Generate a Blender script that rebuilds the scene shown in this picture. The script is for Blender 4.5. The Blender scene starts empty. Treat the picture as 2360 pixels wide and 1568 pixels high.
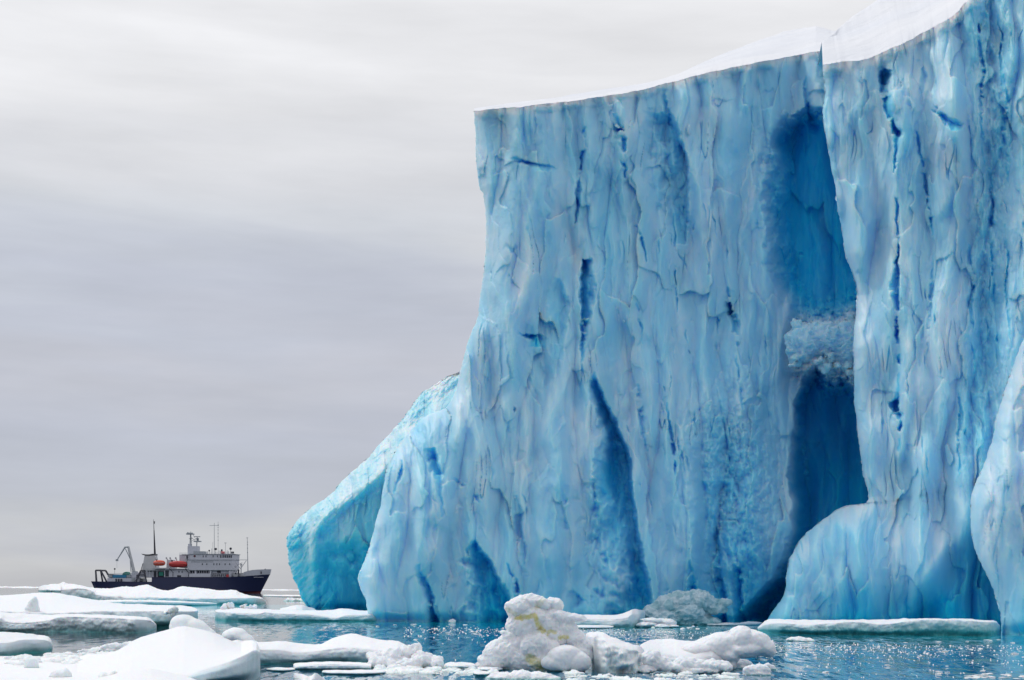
import bpy, bmesh, math, random
import numpy as np
from mathutils import Matrix, Vector, Euler

# ------------------------------------------------------------------ camera, world, sun
sc = bpy.context.scene
COL = sc.collection
H = 1.9                       # eye height above the water, metres
F = 3319.0                    # focal length in picture units (picture is 2360 wide)
CX, CY = 1180.0, 1363.0       # where the level optical axis meets the picture
RS = math.sin(0.0105); RC = math.cos(0.0105)   # small roll of the hand-held camera
random.seed(7)

cam_d = bpy.data.cameras.new('camera'); cam = bpy.data.objects.new('camera', cam_d); COL.objects.link(cam)
cam_d.sensor_width = 36.0; cam_d.lens = 36.0 * F / 2360.0
cam_d.shift_y = (CY - 784.0) / 2360.0
cam_d.clip_start = 0.5; cam_d.clip_end = 60000
cam.matrix_world = Matrix(((RC, -RS, 0, 0), (0, 0, -1, 0), (RS, RC, 0, H), (0, 0, 0, 1)))
sc.camera = cam
sc.view_settings.view_transform = 'Standard'; sc.view_settings.look = 'None'
sc.cycles.diffuse_bounces = 8; sc.cycles.max_bounces = 14
sc.view_settings.exposure = 0.0; sc.view_settings.gamma = 1.0

SUN_DIR = Vector((-0.56, 0.40, 0.86)).normalized()      # towards the sun: behind the ice, to the left
sun_d = bpy.data.lights.new('sun', 'SUN'); sun_d.energy = 1.25; sun_d.angle = math.radians(10); sun_d.color = (1.0, 0.965, 0.92)
sun = bpy.data.objects.new('sun', sun_d); COL.objects.link(sun)
sun.rotation_euler = SUN_DIR.to_track_quat('Z', 'Y').to_euler()

world = bpy.data.worlds.new('World'); sc.world = world; world.use_nodes = True
nt = world.node_tree; nt.nodes.clear()
N = nt.nodes.new; LK = nt.links.new
out = N('ShaderNodeOutputWorld'); bg = N('ShaderNodeBackground'); LK(bg.outputs[0], out.inputs[0])
bg.inputs['Strength'].default_value = 0.1
sky = N('ShaderNodeTexSky'); sky.sky_type = 'NISHITA'; sky.sun_disc = False
sky.sun_elevation = math.asin(SUN_DIR.z); sky.sun_rotation = math.atan2(SUN_DIR.x, SUN_DIR.y)
tc = N('ShaderNodeTexCoord'); sep = N('ShaderNodeSeparateXYZ'); LK(tc.outputs['Generated'], sep.inputs[0])
# stratus deck: colour by height above the horizon, disturbed by long flat noise
mp = N('ShaderNodeMapping'); mp.inputs['Scale'].default_value = (1.9, 1.9, 14.0); mp.inputs['Rotation'].default_value = (0.0, 0.012, 0)
LK(tc.outputs['Generated'], mp.inputs[0])
n1 = N('ShaderNodeTexNoise'); n1.inputs['Scale'].default_value = 1.5; n1.inputs['Detail'].default_value = 5; n1.inputs['Roughness'].default_value = 0.5
n1.inputs['Distortion'].default_value = 0.5
LK(mp.outputs[0], n1.inputs['Vector'])
mp2 = N('ShaderNodeMapping'); mp2.inputs['Scale'].default_value = (4.0, 4.0, 24.0); mp2.inputs['Location'].default_value = (3, 1, 7)
LK(tc.outputs['Generated'], mp2.inputs[0])
n2 = N('ShaderNodeTexNoise'); n2.inputs['Scale'].default_value = 1.6; n2.inputs['Detail'].default_value = 6; n2.inputs['Roughness'].default_value = 0.55
LK(mp2.outputs[0], n2.inputs['Vector'])
def M(op, a, b=None, c=None):
    m = N('ShaderNodeMath'); m.operation = op
    for k, v in enumerate((a, b, c)):
        if v is None: continue
        if hasattr(v, 'default_value') or hasattr(v, 'is_linked'): LK(v, m.inputs[k])
        else: m.inputs[k].default_value = v
    return m.outputs[0]
wob = M('MULTIPLY', M('SUBTRACT', n1.outputs[0], 0.5), 0.15)
el = M('ADD', sep.outputs[2], wob)
cr = N('ShaderNodeValToRGB'); LK(el, cr.inputs[0])
def s2l(v):
    v = v / 255.0
    return v / 12.92 if v <= 0.04045 else ((v + 0.055) / 1.055) ** 2.4
stops = [(0.0, (193, 195, 201)), (0.04, (201, 203, 207)), (0.065, (188, 192, 203)), (0.10, (189, 193, 206)), (0.14, (196, 198, 208)),
         (0.175, (192, 196, 208)), (0.20, (199, 203, 213)), (0.235, (212, 215, 221)), (0.28, (219, 220, 224)), (0.33, (232, 232, 234)),
         (0.38, (240, 240, 242)), (0.6, (236, 237, 241)), (1.0, (224, 226, 232))]
while len(cr.color_ramp.elements) < len(stops): cr.color_ramp.elements.new(0.5)
for e, (p, c) in zip(cr.color_ramp.elements, stops):
    e.position = p; e.color = (s2l(c[0]), s2l(c[1]), s2l(c[2]), 1)
mod = M('ADD', M('MULTIPLY', M('SUBTRACT', n2.outputs[0], 0.5), 0.31), 1.0)
# brighter cloud round the veiled sun, darker cloud on the opposite side
dt = N('ShaderNodeVectorMath'); dt.operation = 'DOT_PRODUCT'; LK(tc.outputs['Generated'], dt.inputs[0]); dt.inputs[1].default_value = SUN_DIR
glow = M('MULTIPLY', M('POWER', M('MAXIMUM', dt.outputs['Value'], 0.0), 6.0), 0.3)
back = M('MULTIPLY_ADD', M('MINIMUM', sep.outputs[1], 0.0), 0.08, 1.0)
amt = M('MULTIPLY', M('MULTIPLY', M('ADD', mod, glow), back), 10.0)
vm = N('ShaderNodeVectorMath'); vm.operation = 'SCALE'; LK(cr.outputs[0], vm.inputs[0]); LK(amt, vm.inputs['Scale'])
mx = N('ShaderNodeMix'); mx.data_type = 'RGBA'; mx.inputs[0].default_value = 0.94
LK(sky.outputs[0], mx.inputs[6]); LK(vm.outputs[0], mx.inputs[7]); LK(mx.outputs[2], bg.inputs['Color'])

# ------------------------------------------------------------------ helpers
def W(px, py, Y):
    """point seen at picture position (px,py) at distance Y"""
    dx = np.asarray(px, float) - CX; dy = CY - np.asarray(py, float); Y = np.asarray(Y, float)
    X = (dx * RC - dy * RS) / F * Y; Z = H + (dx * RS + dy * RC) / F * Y
    return np.stack([X, Y + 0 * X, Z], -1)
def WD(px, py):
    """distance of the water surface seen at (px,py)"""
    dx = np.asarray(px, float) - CX; dy = CY - np.asarray(py, float)
    return -H * F / (dx * RS + dy * RC)
def sst(a, b, x):
    t = np.clip((x - a) / (b - a), 0, 1); return t * t * (3 - 2 * t)

def _h(ix, iy, iz, seed):
    n = (ix.astype(np.int64) * 374761393 + iy.astype(np.int64) * 668265263 + iz.astype(np.int64) * 2147483647 + seed * 1274126177) & 0xffffffff
    n = ((n ^ (n >> 13)) * 1274126177) & 0xffffffff
    n = ((n ^ (n >> 16)) * 2246822519) & 0xffffffff
    return n ^ (n >> 15)
_G = np.array([(1,1,0),(-1,1,0),(1,-1,0),(-1,-1,0),(1,0,1),(-1,0,1),(1,0,-1),(-1,0,-1),(0,1,1),(0,-1,1),(0,1,-1),(0,-1,-1),(1,1,0),(-1,1,0),(0,-1,1),(0,-1,-1)], float)
def perlin(x, y, z=0.0, seed=0):
    x, y, z = np.broadcast_arrays(np.asarray(x, float), np.asarray(y, float), np.asarray(z, float))
    ix, iy, iz = np.floor(x), np.floor(y), np.floor(z)
    fx, fy, fz = x - ix, y - iy, z - iz
    u, v, w = [t * t * t * (t * (t * 6 - 15) + 10) for t in (fx, fy, fz)]
    r = 0
    for a in (0, 1):
        for b in (0, 1):
            for c in (0, 1):
                g = _G[_h(ix + a, iy + b, iz + c, seed) & 15]
                d = g[..., 0] * (fx - a) + g[..., 1] * (fy - b) + g[..., 2] * (fz - c)
                r = r + d * (u if a else 1 - u) * (v if b else 1 - v) * (w if c else 1 - w)
    return r
def fbm(x, y, z=0.0, seed=0, oct=4, gain=0.5):
    s = 0; a = 1.0; t = 0
    for k in range(oct):
        s = s + a * perlin(x * 2 ** k, y * 2 ** k, z * 2 ** k if not np.isscalar(z) else z * 2 ** k + 3.1 * k, seed + k * 17); t += a; a *= gain
    return s / t * 1.6
def cell(x, y, seed=0, facet=False):
    """distance to nearest and second nearest feature point, plus the cell's own random"""
    x = np.asarray(x, float); y = np.asarray(y, float)
    ix, iy = np.floor(x), np.floor(y)
    d1 = np.full(x.shape, 9.0); d2 = np.full(x.shape, 9.0); rid = np.zeros(x.shape); tilt = np.zeros(x.shape)
    for a in (-1, 0, 1):
        for b in (-1, 0, 1):
            h = _h(ix + a, iy + b, 0 * ix, seed); h2 = _h(ix + a, iy + b, 0 * ix + 5, seed)
            px = ix + a + (h & 1023) / 1023.0; py = iy + b + ((h >> 10) & 1023) / 1023.0
            d = np.hypot(px - x, py - y); near = d < d1
            d2 = np.where(near, d1, np.minimum(d2, d)); rid = np.where(near, (h2 & 1023) / 1023.0, rid); d1 = np.where(near, d, d1)
            if facet: tilt = np.where(near, (((h2 >> 10) & 1023) / 511.5 - 1) * (x - px) + (((h2 >> 18) & 255) / 127.5 - 1) * .6 * (y - py), tilt)
    return (d1, d2, rid, tilt) if facet else (d1, d2, rid)

def tag(o, label=None, cat=None, group=None, kind=None):
    if label: o['label'] = label
    if cat: o['category'] = cat
    if group: o['group'] = group
    if kind: o['kind'] = kind
    return o
def empty(name, loc=(0, 0, 0)):
    o = bpy.data.objects.new(name, None); o.location = loc; COL.objects.link(o); return o
def link_mesh(name, me, mats, parent=None, smooth=True):
    if not isinstance(mats, (list, tuple)): mats = [mats]
    for m in mats: me.materials.append(m)
    if smooth: me.polygons.foreach_set('use_smooth', np.ones(len(me.polygons), bool))
    o = bpy.data.objects.new(name, me); COL.objects.link(o)
    if parent: o.parent = parent; o.matrix_parent_inverse = Matrix.Translation(-parent.location)
    me.update(); return o
def raw_mesh(name, V, Fq, attrs=None):
    me = bpy.data.meshes.new(name)
    V = np.ascontiguousarray(V, np.float32); Fq = np.ascontiguousarray(Fq, np.int32)
    nf, k = Fq.shape
    me.vertices.add(len(V)); me.vertices.foreach_set('co', V.ravel())
    me.loops.add(nf * k); me.loops.foreach_set('vertex_index', Fq.ravel())
    me.polygons.add(nf); me.polygons.foreach_set('loop_start', np.arange(0, nf * k, k, dtype=np.int32))
    try: me.polygons.foreach_set('loop_total', np.full(nf, k, np.int32))
    except Exception: pass
    me.update(calc_edges=True)
    for nm, arr in (attrs or {}).items():
        a = me.attributes.new(nm, 'FLOAT', 'POINT'); a.data.foreach_set('value', np.ascontiguousarray(arr, np.float32).ravel())
    return me
def grid_faces(nr, nc, off=0, close=False):
    r, c = np.meshgrid(np.arange(nr - 1), np.arange(nc if close else nc - 1), indexing='ij')
    a = r * nc + c; b = r * nc + (c + 1) % nc
    return np.stack([a, b, b + nc, a + nc], -1).reshape(-1, 4) + off
def resamp(pts, n):
    p = np.array(pts, float); d = np.r_[0, np.cumsum(np.hypot(*np.diff(p, axis=0).T))]
    t = np.linspace(0, d[-1], n)
    return np.stack([np.interp(t, d, p[:, 0]), np.interp(t, d, p[:, 1])], -1)
def smooth_poly(pts, it=2):
    p = np.array(pts, float)
    for _ in range(it):
        q = np.empty((2 * len(p) - 2 + 2, 2)); q[0] = p[0]; q[-1] = p[-1]
        q[1:-1:2] = p[:-1] * .75 + p[1:] * .25; q[2:-1:2] = p[:-1] * .25 + p[1:] * .75
        p = q
    return p

# ------------------------------------------------------------------ materials
def mat(name):
    m = bpy.data.materials.new(name); m.use_nodes = True; t = m.node_tree; b = t.nodes['Principled BSDF']; return m, t, b
def math_n(t, op, a, b=None, c=None):
    m = t.nodes.new('ShaderNodeMath'); m.operation = op
    for k, v in enumerate((a, b, c)):
        if v is None: continue
        if isinstance(v, (int, float)): m.inputs[k].default_value = v
        else: t.links.new(v, m.inputs[k])
    return m.outputs[0]
def mixc(t, fac, a, b):
    m = t.nodes.new('ShaderNodeMix'); m.data_type = 'RGBA'
    for i, v in ((0, fac), (6, a), (7, b)):
        if isinstance(v, (int, float)): m.inputs[i].default_value = v
        elif isinstance(v, tuple): m.inputs[i].default_value = (*v, 1)
        else: t.links.new(v, m.inputs[i])
    return m.outputs[2]
def noise_n(t, scale, detail=4, rough=.5, vec=None, mapping=None):
    n = t.nodes.new('ShaderNodeTexNoise'); n.inputs['Scale'].default_value = scale; n.inputs['Detail'].default_value = detail; n.inputs['Roughness'].default_value = rough
    g = t.nodes.new('ShaderNodeNewGeometry'); src = g.outputs['Position']
    if mapping:
        mpn = t.nodes.new('ShaderNodeMapping'); mpn.inputs['Scale'].default_value = mapping; t.links.new(src, mpn.inputs[0]); src = mpn.outputs[0]
    t.links.new(src, n.inputs['Vector']); return n.outputs[0]

SNOW = (0.86, 0.88, 0.91)
def glacier_material(name, pale, deep, rough=0.42, bump=1.0):
    m, t, b = mat(name)
    at = t.nodes.new('ShaderNodeAttribute'); at.attribute_name = 'blue'
    streak = noise_n(t, 1.0, 6, .6, mapping=(.7, .3, .16))
    mottle = noise_n(t, 1.0, 7, .65, mapping=(2.2, 1., 1.4))
    f = math_n(t, 'ADD', at.outputs['Fac'], math_n(t, 'MULTIPLY', math_n(t, 'SUBTRACT', streak, .5), .26))
    f = math_n(t, 'ADD', f, math_n(t, 'MULTIPLY', math_n(t, 'SUBTRACT', mottle, .5), .14))
    r = t.nodes.new('ShaderNodeValToRGB'); t.links.new(f, r.inputs[0])
    mid = tuple(pale[k] * .55 + deep[k] * .45 for k in range(3))
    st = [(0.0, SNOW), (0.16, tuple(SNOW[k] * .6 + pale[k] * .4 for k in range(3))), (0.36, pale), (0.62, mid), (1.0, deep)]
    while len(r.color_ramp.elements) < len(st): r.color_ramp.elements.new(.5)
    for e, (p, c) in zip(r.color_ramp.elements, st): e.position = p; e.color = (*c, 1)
    # wind-blown snow caught on ledges
    g = t.nodes.new('ShaderNodeNewGeometry'); sp = t.nodes.new('ShaderNodeSeparateXYZ'); t.links.new(g.outputs['Normal'], sp.inputs[0])
    nz = math_n(t, 'ADD', sp.outputs[2], math_n(t, 'MULTIPLY', math_n(t, 'SUBTRACT', mottle, .5), .5))
    mr = t.nodes.new('ShaderNodeMapRange'); t.links.new(nz, mr.inputs[0]); mr.inputs[1].default_value = .60; mr.inputs[2].default_value = 1.0
    dry = math_n(t, 'SUBTRACT', 1.25, math_n(t, 'MULTIPLY', at.outputs['Fac'], 2.2)); dry.node.use_clamp = True
    c = mixc(t, math_n(t, 'MULTIPLY', mr.outputs[0], dry), r.outputs[0], SNOW)
    t.links.new(c, b.inputs['Base Color'])
    b.inputs['Roughness'].default_value = rough; b.inputs['IOR'].default_value = 1.31
    b.inputs['Specular IOR Level'].default_value = .25
    b.inputs['Subsurface Weight'].default_value = 1.0; b.inputs['Subsurface Radius'].default_value = (.45, .95, 1.35); b.inputs['Subsurface Scale'].default_value = 1.0
    bp = t.nodes.new('ShaderNodeBump'); bp.inputs['Strength'].default_value = .35 * bump; bp.inputs['Distance'].default_value = .12
    h = math_n(t, 'ADD', noise_n(t, 1.0, 7, .55, mapping=(1.0, .6, .8)), math_n(t, 'MULTIPLY', noise_n(t, 1.0, 5, .6, mapping=(7, 5, 4)), .2))
    t.links.new(h, bp.inputs['Height']); t.links.new(bp.outputs[0], b.inputs['Normal'])
    return m
M_GLACIER = glacier_material('glacier_ice', (0.40, 0.705, 0.88), (0.02, 0.58, 0.88))
M_SPUR = glacier_material('glacier_ice_cyan', (0.33, 0.74, 0.89), (0.02, 0.58, 0.86))

def snow_material(name, wetcol=(0.10, 0.44, 0.46), side=(0.70, 0.79, 0.84), bump=.5, scale=1.0):
    """snow on top; 'wet' attribute turns to sea-washed ice at the waterline, 'stain' to algae"""
    m, t, b = mat(name)
    at = t.nodes.new('ShaderNodeAttribute'); at.attribute_name = 'wet'
    st = t.nodes.new('ShaderNodeAttribute'); st.attribute_name = 'stain'
    nn = noise_n(t, 1.6 * scale, 6, .6); n3 = noise_n(t, 5.0 * scale, 7, .65)
    f = math_n(t, 'ADD', at.outputs['Fac'], math_n(t, 'MULTIPLY', math_n(t, 'SUBTRACT', nn, .5), .5))
    r = t.nodes.new('ShaderNodeValToRGB'); t.links.new(f, r.inputs[0])
    ss = [(0.15, (0.82, 0.84, 0.87)), (0.42, side), (0.72, tuple(side[k] * .45 + wetcol[k] * .55 for k in range(3))), (0.95, wetcol)]
    while len(r.color_ramp.elements) < len(ss): r.color_ramp.elements.new(.5)
    for e, (p, c) in zip(r.color_ramp.elements, ss): e.position = p; e.color = (*c, 1)
    sf = math_n(t, 'MULTIPLY', st.outputs['Fac'], math_n(t, 'MULTIPLY', n3, 1.7)); sf.node.use_clamp = True
    c = mixc(t, sf, r.outputs[0], (0.62, 0.58, 0.22))
    t.links.new(c, b.inputs['Base Color'])
    rr = math_n(t, 'SUBTRACT', .75, math_n(t, 'MULTIPLY', at.outputs['Fac'], .35)); t.links.new(rr, b.inputs['Roughness'])
    b.inputs['IOR'].default_value = 1.31; b.inputs['Specular IOR Level'].default_value = .3
    bp = t.nodes.new('ShaderNodeBump'); bp.inputs['Strength'].default_value = bump; bp.inputs['Distance'].default_value = .08
    h = math_n(t, 'ADD', nn, math_n(t, 'MULTIPLY', n3, .45))
    t.links.new(h, bp.inputs['Height']); t.links.new(bp.outputs[0], b.inputs['Normal'])
    return m
M_SNOW = snow_material('floe_snow')
M_CHUNK = snow_material('chunk_ice', wetcol=(0.30, 0.56, 0.56), side=(0.84, 0.89, 0.90), bump=.3, scale=2.2)
for _m, _r in ((M_CHUNK, .07), (M_SNOW, .05)):
    _p = _m.node_tree.nodes['Principled BSDF']; _p.inputs['Subsurface Weight'].default_value = .8; _p.inputs['Subsurface Radius'].default_value = (_r * .6, _r, _r * 1.3); _p.inputs['Subsurface Scale'].default_value = 1.0
M_OLDICE = snow_material('old_jagged_ice', wetcol=(0.20, 0.46, 0.52), side=(0.56, 0.69, 0.76), bump=1.0, scale=1.2)
M_CAP, _t, _b = mat('snow_cap')
_n = noise_n(_t, 1.0, 8, .6, mapping=(.5, 1.6, 1.6)); _n2 = noise_n(_t, .12, 4, .5)
_t.links.new(mixc(_t, _n2, (0.72, 0.76, 0.84), (0.90, 0.90, 0.91)), _b.inputs['Base Color']); _b.inputs['Roughness'].default_value = .8
_bp = _t.nodes.new('ShaderNodeBump'); _bp.inputs['Strength'].default_value = .6; _bp.inputs['Distance'].default_value = .25
_t.links.new(_n, _bp.inputs['Height']); _t.links.new(_bp.outputs[0], _b.inputs['Normal'])

def paint(name, col, rough=.5, metal=0.0, vary=.12):
    m, t, b = mat(name)
    n = noise_n(t, .8, 6, .6); n2 = noise_n(t, 1.0, 4, .5, mapping=(2.5, 2.5, .3))
    a = math_n(t, 'ADD', math_n(t, 'MULTIPLY', n, .5), math_n(t, 'MULTIPLY', n2, .5))
    t.links.new(mixc(t, a, tuple(min(1, c * (1 + vary)) for c in col), tuple(c * (1 - 2 * vary) for c in col)), b.inputs['Base Color'])
    b.inputs['Roughness'].default_value = rough; b.inputs['Metallic'].default_value = metal
    return m
M_NAVY = paint('navy_hull_paint', (0.017, 0.024, 0.085), .4)
M_RED = paint('red_boot_paint', (0.10, 0.018, 0.03), .55)
M_WHITE = paint('white_ship_paint', (0.56, 0.58, 0.66), .45)
M_CREAM = paint('cream_ship_paint', (0.50, 0.52, 0.55), .5)
M_DARK = paint('dark_fitting_paint', (0.028, 0.032, 0.055), .5)
M_BLACK = paint('black_mast_paint', (0.02, 0.022, 0.035), .5)
M_GREY = paint('grey_steel_paint', (0.33, 0.37, 0.41), .5)
M_ORANGE = paint('orange_boat_paint', (0.72, 0.10, 0.05), .4)
M_REDBOAT = paint('red_boat_paint', (0.52, 0.045, 0.05), .4)
M_BLUE = paint('blue_container_paint', (0.02, 0.22, 0.42), .5)
M_GREEN = paint('green_tarpaulin', (0.02, 0.22, 0.17), .7)
M_WINDOW, _t2, _b2 = mat('window_glass'); _b2.inputs['Base Color'].default_value = (.02, .03, .05, 1); _b2.inputs['Roughness'].default_value = .1

# ------------------------------------------------------------------ glacier sheets
def poly_dist(x, y, poly):
    p = np.array(poly, float); best = np.full(x.shape, 1e9)
    for a, b in zip(p[:-1], p[1:]):
        d = b - a; L = max((d ** 2).sum(), 1e-9)
        t = np.clip(((x - a[0]) * d[0] + (y - a[1]) * d[1]) / L, 0, 1)
        best = np.minimum(best, np.hypot(x - a[0] - t * d[0], y - a[1] - t * d[1]))
    return best
def slot_noise(x, y):
    return (fbm(x / 70., y / 95., 5.5, seed=811, oct=4, gain=.55), fbm(x / 38., y / 100., 1.5, seed=812, oct=3, gain=.5), fbm(x / 30., y / 60., 3.5, seed=813, oct=4), fbm(x / 60., y / 46., 7.5, seed=814, oct=4, gain=.6))
def slot(x, y, pts, nz):
    """pts: (y, centre x, left width, right width, depth in m). Recess profile with its own flank widths."""
    p = np.array(pts, float); ys = p[:, 0]
    c, wl, wr, d = [np.interp(y, ys, p[:, k]) for k in (1, 2, 3, 4)]
    inside = (y > ys[0]) & (y < ys[-1])
    wob = 1 + .9 * nz[0]
    wl = wl * np.clip(wob, .35, 2.0)
    t = x - c
    f = np.where(t < 0, 1 - sst(0, 1, -t / np.maximum(wl, .1)), 1 - sst(0, 1, t / np.maximum(wr, .1)))
    f = np.clip(f + 1.1 * f * (1 - f) * nz[1], 0, 1)
    nar = np.where(wl + wr < 30, .6, 1.0); f = f * np.where(wl + wr < 30, sst(-.34, .02, nz[3]), 1.0)
    return np.where(inside, f, 0) * np.where(wl + wr < 30, .75, 1.0), nar * .85 * np.where(inside, f * d * (1 + .30 * nz[2]), 0)
def coons(left, right, top, bottom, nu, nv, jitter=2.5, seed=1):
    L = resamp(left, nv); R = resamp(right, nv); T = resamp(top, nu); B = resamp(bottom, nu)
    sL = np.arange(nv)
    if jitter:
        L[:, 0] += jitter * fbm(sL / 18., sL * 0. + .5, seed=seed, oct=5, gain=.62) * 1.8 * np.minimum(1, sL / 8)
        L[:, 1] += 0.6 * jitter * fbm(sL / 14., sL * 0. + 8.5, seed=seed + 3, oct=4, gain=.6) * np.minimum(1, sL / 8) * np.minimum(1, (nv - 1 - sL) / 8)
        sT = np.arange(nu); T[:, 1] += .75 * jitter * fbm(sT / 25., sT * 0. + .3, seed=seed + 9, oct=5, gain=.6) * 1.6
    T[0] = L[0]; T[-1] = R[0]; B[0] = L[-1]; B[-1] = R[-1]
    u = np.linspace(0, 1, nu)[None, :, None]; v = np.linspace(0, 1, nv)[:, None, None]
    P = (1 - u) * L[:, None] + u * R[:, None] + (1 - v) * T[None] + v * B[None] \
        - ((1 - u) * (1 - v) * L[0] + u * (1 - v) * R[0] + (1 - u) * v * L[-1] + u * v * R[-1])
    return P[..., 0], P[..., 1], L
def texture_relief(x, y, seed, amp=1.0):
    """calved-face texture: long vertical flutes, flake steps, slits, crumbs. metres, + = recessed"""
    wx = x + 10 * fbm(x / 90., y / 160., seed=seed + 1, oct=3) ; wy = y + 26 * fbm(x / 80., y / 150., 4.4, seed=seed + 2, oct=3)
    big = fbm(wx / 120., wy / 420., seed=seed + 3, oct=3)
    n = fbm(wx / 62., wy / 300., 1.7, seed=seed + 5, oct=4, gain=.45)
    k = n * 4.2; i = np.floor(k); ter = (i + sst(.62, 1.0, k - i)) / 4.2
    d1, d2, rid, tl = cell(wx / 66. + .35 * fbm(wx / 40., wy / 90., seed=seed + 21, oct=2), wy / 230., seed + 6, True)
    flake = ((rid - .5) * .30 + .95 * tl)
    e1, e2, rj, tm = cell(wx / 27. + .3 * fbm(wx / 30., wy / 60., 7.7, seed=seed + 22, oct=2), wy / 85., seed + 26, True)
    flake = flake + .5 * ((rj - .5) * .22 + .6 * tm) * sst(-.3, .3, fbm(x / 150., y / 200., 8.8, seed=seed + 27, oct=2))
    colm = np.abs(perlin(wx / 52., wy / 460., 5.1, seed + 29)); pil = np.abs(perlin(wx / 88. + .25 * fbm(x / 200., y / 300., seed=seed + 37, oct=2), y / 900., 2.1, seed + 35)); groove = np.exp(-colm / .06)
    med = fbm(wx / 26., wy / 80., seed=seed + 8, oct=4, gain=.45)

    rg = 1 - np.abs(perlin(wx / 15., wy / 110., 3.3, seed + 11)) * 2.6
    slit = sst(.80, 1.0, rg) * sst(.25, .6, fbm(x / 60., y / 130., 9.1, seed=seed + 12, oct=2)) * .8
    crumb = fbm(x / 8., y / 13., seed=seed + 14, oct=4, gain=.6)
    rgn = sst(-.25, .35, fbm(x / 210., y / 260., 2.9, seed=seed + 41, oct=3))
    gm = sst(.0, .4, fbm(x / 110., y / 170., 1.1, seed=seed + 33, oct=2)); dY = amp * (2.0 * big + .34 * ter + .62 * flake + .2 * groove * gm - .35 * colm - 2.6 * np.minimum(pil, .5) + .10 * med + .3 * slit + .03 * (.4 + rgn) * crumb)
    n = n + .35 * (rgn - .4) + .25 * groove * gm
    return dY, slit, n, med
def round_edge(x, y, edge, R, depth):
    d = poly_dist(x, y, resamp(edge, 60)); t = np.clip(1 - d / R, 0, 1)
    return depth * (1 - np.sqrt(np.maximum(0, 1 - t ** 2)))
def build_sheet(name, x, y, Y, blue, material, parent, wrap_left=None, bottom_drop=True):
    P = W(x, y, Y); Y = Y + .7 * np.exp(-((P[..., 2] - .1) / .32) ** 2); blue = blue + .4 * np.exp(-np.maximum(P[..., 2], 0) / .8); P = W(x, y, Y)
    if wrap_left:
        depth, inw, K = wrap_left
        cols = []; ba = []
        for k in range(K, 0, -1):
            t = (k / K) ** 1.5
            q = W(x[:, 0] + inw * k / K, y[:, 0], Y[:, 0] + depth * t); q[:, 2] = P[:, 0, 2]
            q[:, 0] += .25 * fbm(q[:, 1] / 2., q[:, 2] / 3., seed=5); cols.append(q); ba.append(blue[:, 0])
        P = np.concatenate([np.stack(cols, 1), P], 1); blue = np.concatenate([np.stack(ba, 1), blue], 1)
    nr, nc = blue.shape
    me = raw_mesh(name, P.reshape(-1, 3), grid_faces(nr, nc), {'blue': np.clip(blue, 0, 1)})
    return link_mesh(name, me, material, parent), P
def snow_cap(name, rim, crest_px, rise, parent, seed, rows=60, back=30):
    """snow surface from the world-space rim of a cliff back to its crest, then down behind"""
    n = len(rim); c = resamp(crest_px, n); dY = np.interp(np.linspace(0, 1, n), *np.array(rise, float).T)
    Yc = rim[:, 1] + dY; crest = W(c[:, 0], c[:, 1], Yc)
    rowsP = []; kk_ = np.ones(61) / 61
    rs_ = np.stack([np.convolve(np.pad(rim[:, i], 30, 'reflect', reflect_type='odd'), kk_, 'valid') for i in range(3)], -1)
    for v in np.linspace(0, 1, rows) ** 1.5:
        k_ = math.exp(-v * 14); q = (rs_ + (rim - rs_) * k_) * (1 - v) + crest * v
        b = .10 * math.sin(v * math.pi) * dY / 10
        q = q.copy(); q[:, 2] += b
        am = min(1, v * 6) * (.34 if v < .95 else .18)
        q[:, 2] += am * fbm(q[:, 0] / 9., q[:, 1] / 6., seed=seed, oct=4, gain=.5) + min(1, v * 12) * .02 * fbm(q[:, 0] / 1.5, q[:, 1] / .7, seed=seed + 4, oct=3)
        rowsP.append(q)
    for k in range(1, 9):
        q = crest.copy(); t = k / 8; t1 = min(1, k / 3); t2 = max(0, (k - 3) / 5)
        q[:, 1] = crest[:, 1] * (1 - t1) + np.maximum(crest[:, 1] + 4, 128 + .15 * crest[:, 0]) * t1
        q[:, 2] = crest[:, 2] * (1 - t2) - 1.5 * t2 - .5 * t1 * (1 - t2)
        q[:, 0] = crest[:, 0] + 5 * t1 * (1 - np.linspace(0, 1, n)) ** 4
        rowsP.append(q)
    P = np.stack(rowsP); nr, nc = P.shape[:2]
    me = raw_mesh(name, P.reshape(-1, 3), grid_faces(nr, nc)); return link_mesh(name, me, M_CAP, parent)

berg = empty('iceberg', tuple(W(1500, 1436, 88.0) * (1, 1, 0)))
tag(berg, 'towering blue iceberg with sheer fluted cliffs, deep caves and a snow-covered sloping top', 'iceberg')

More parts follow.
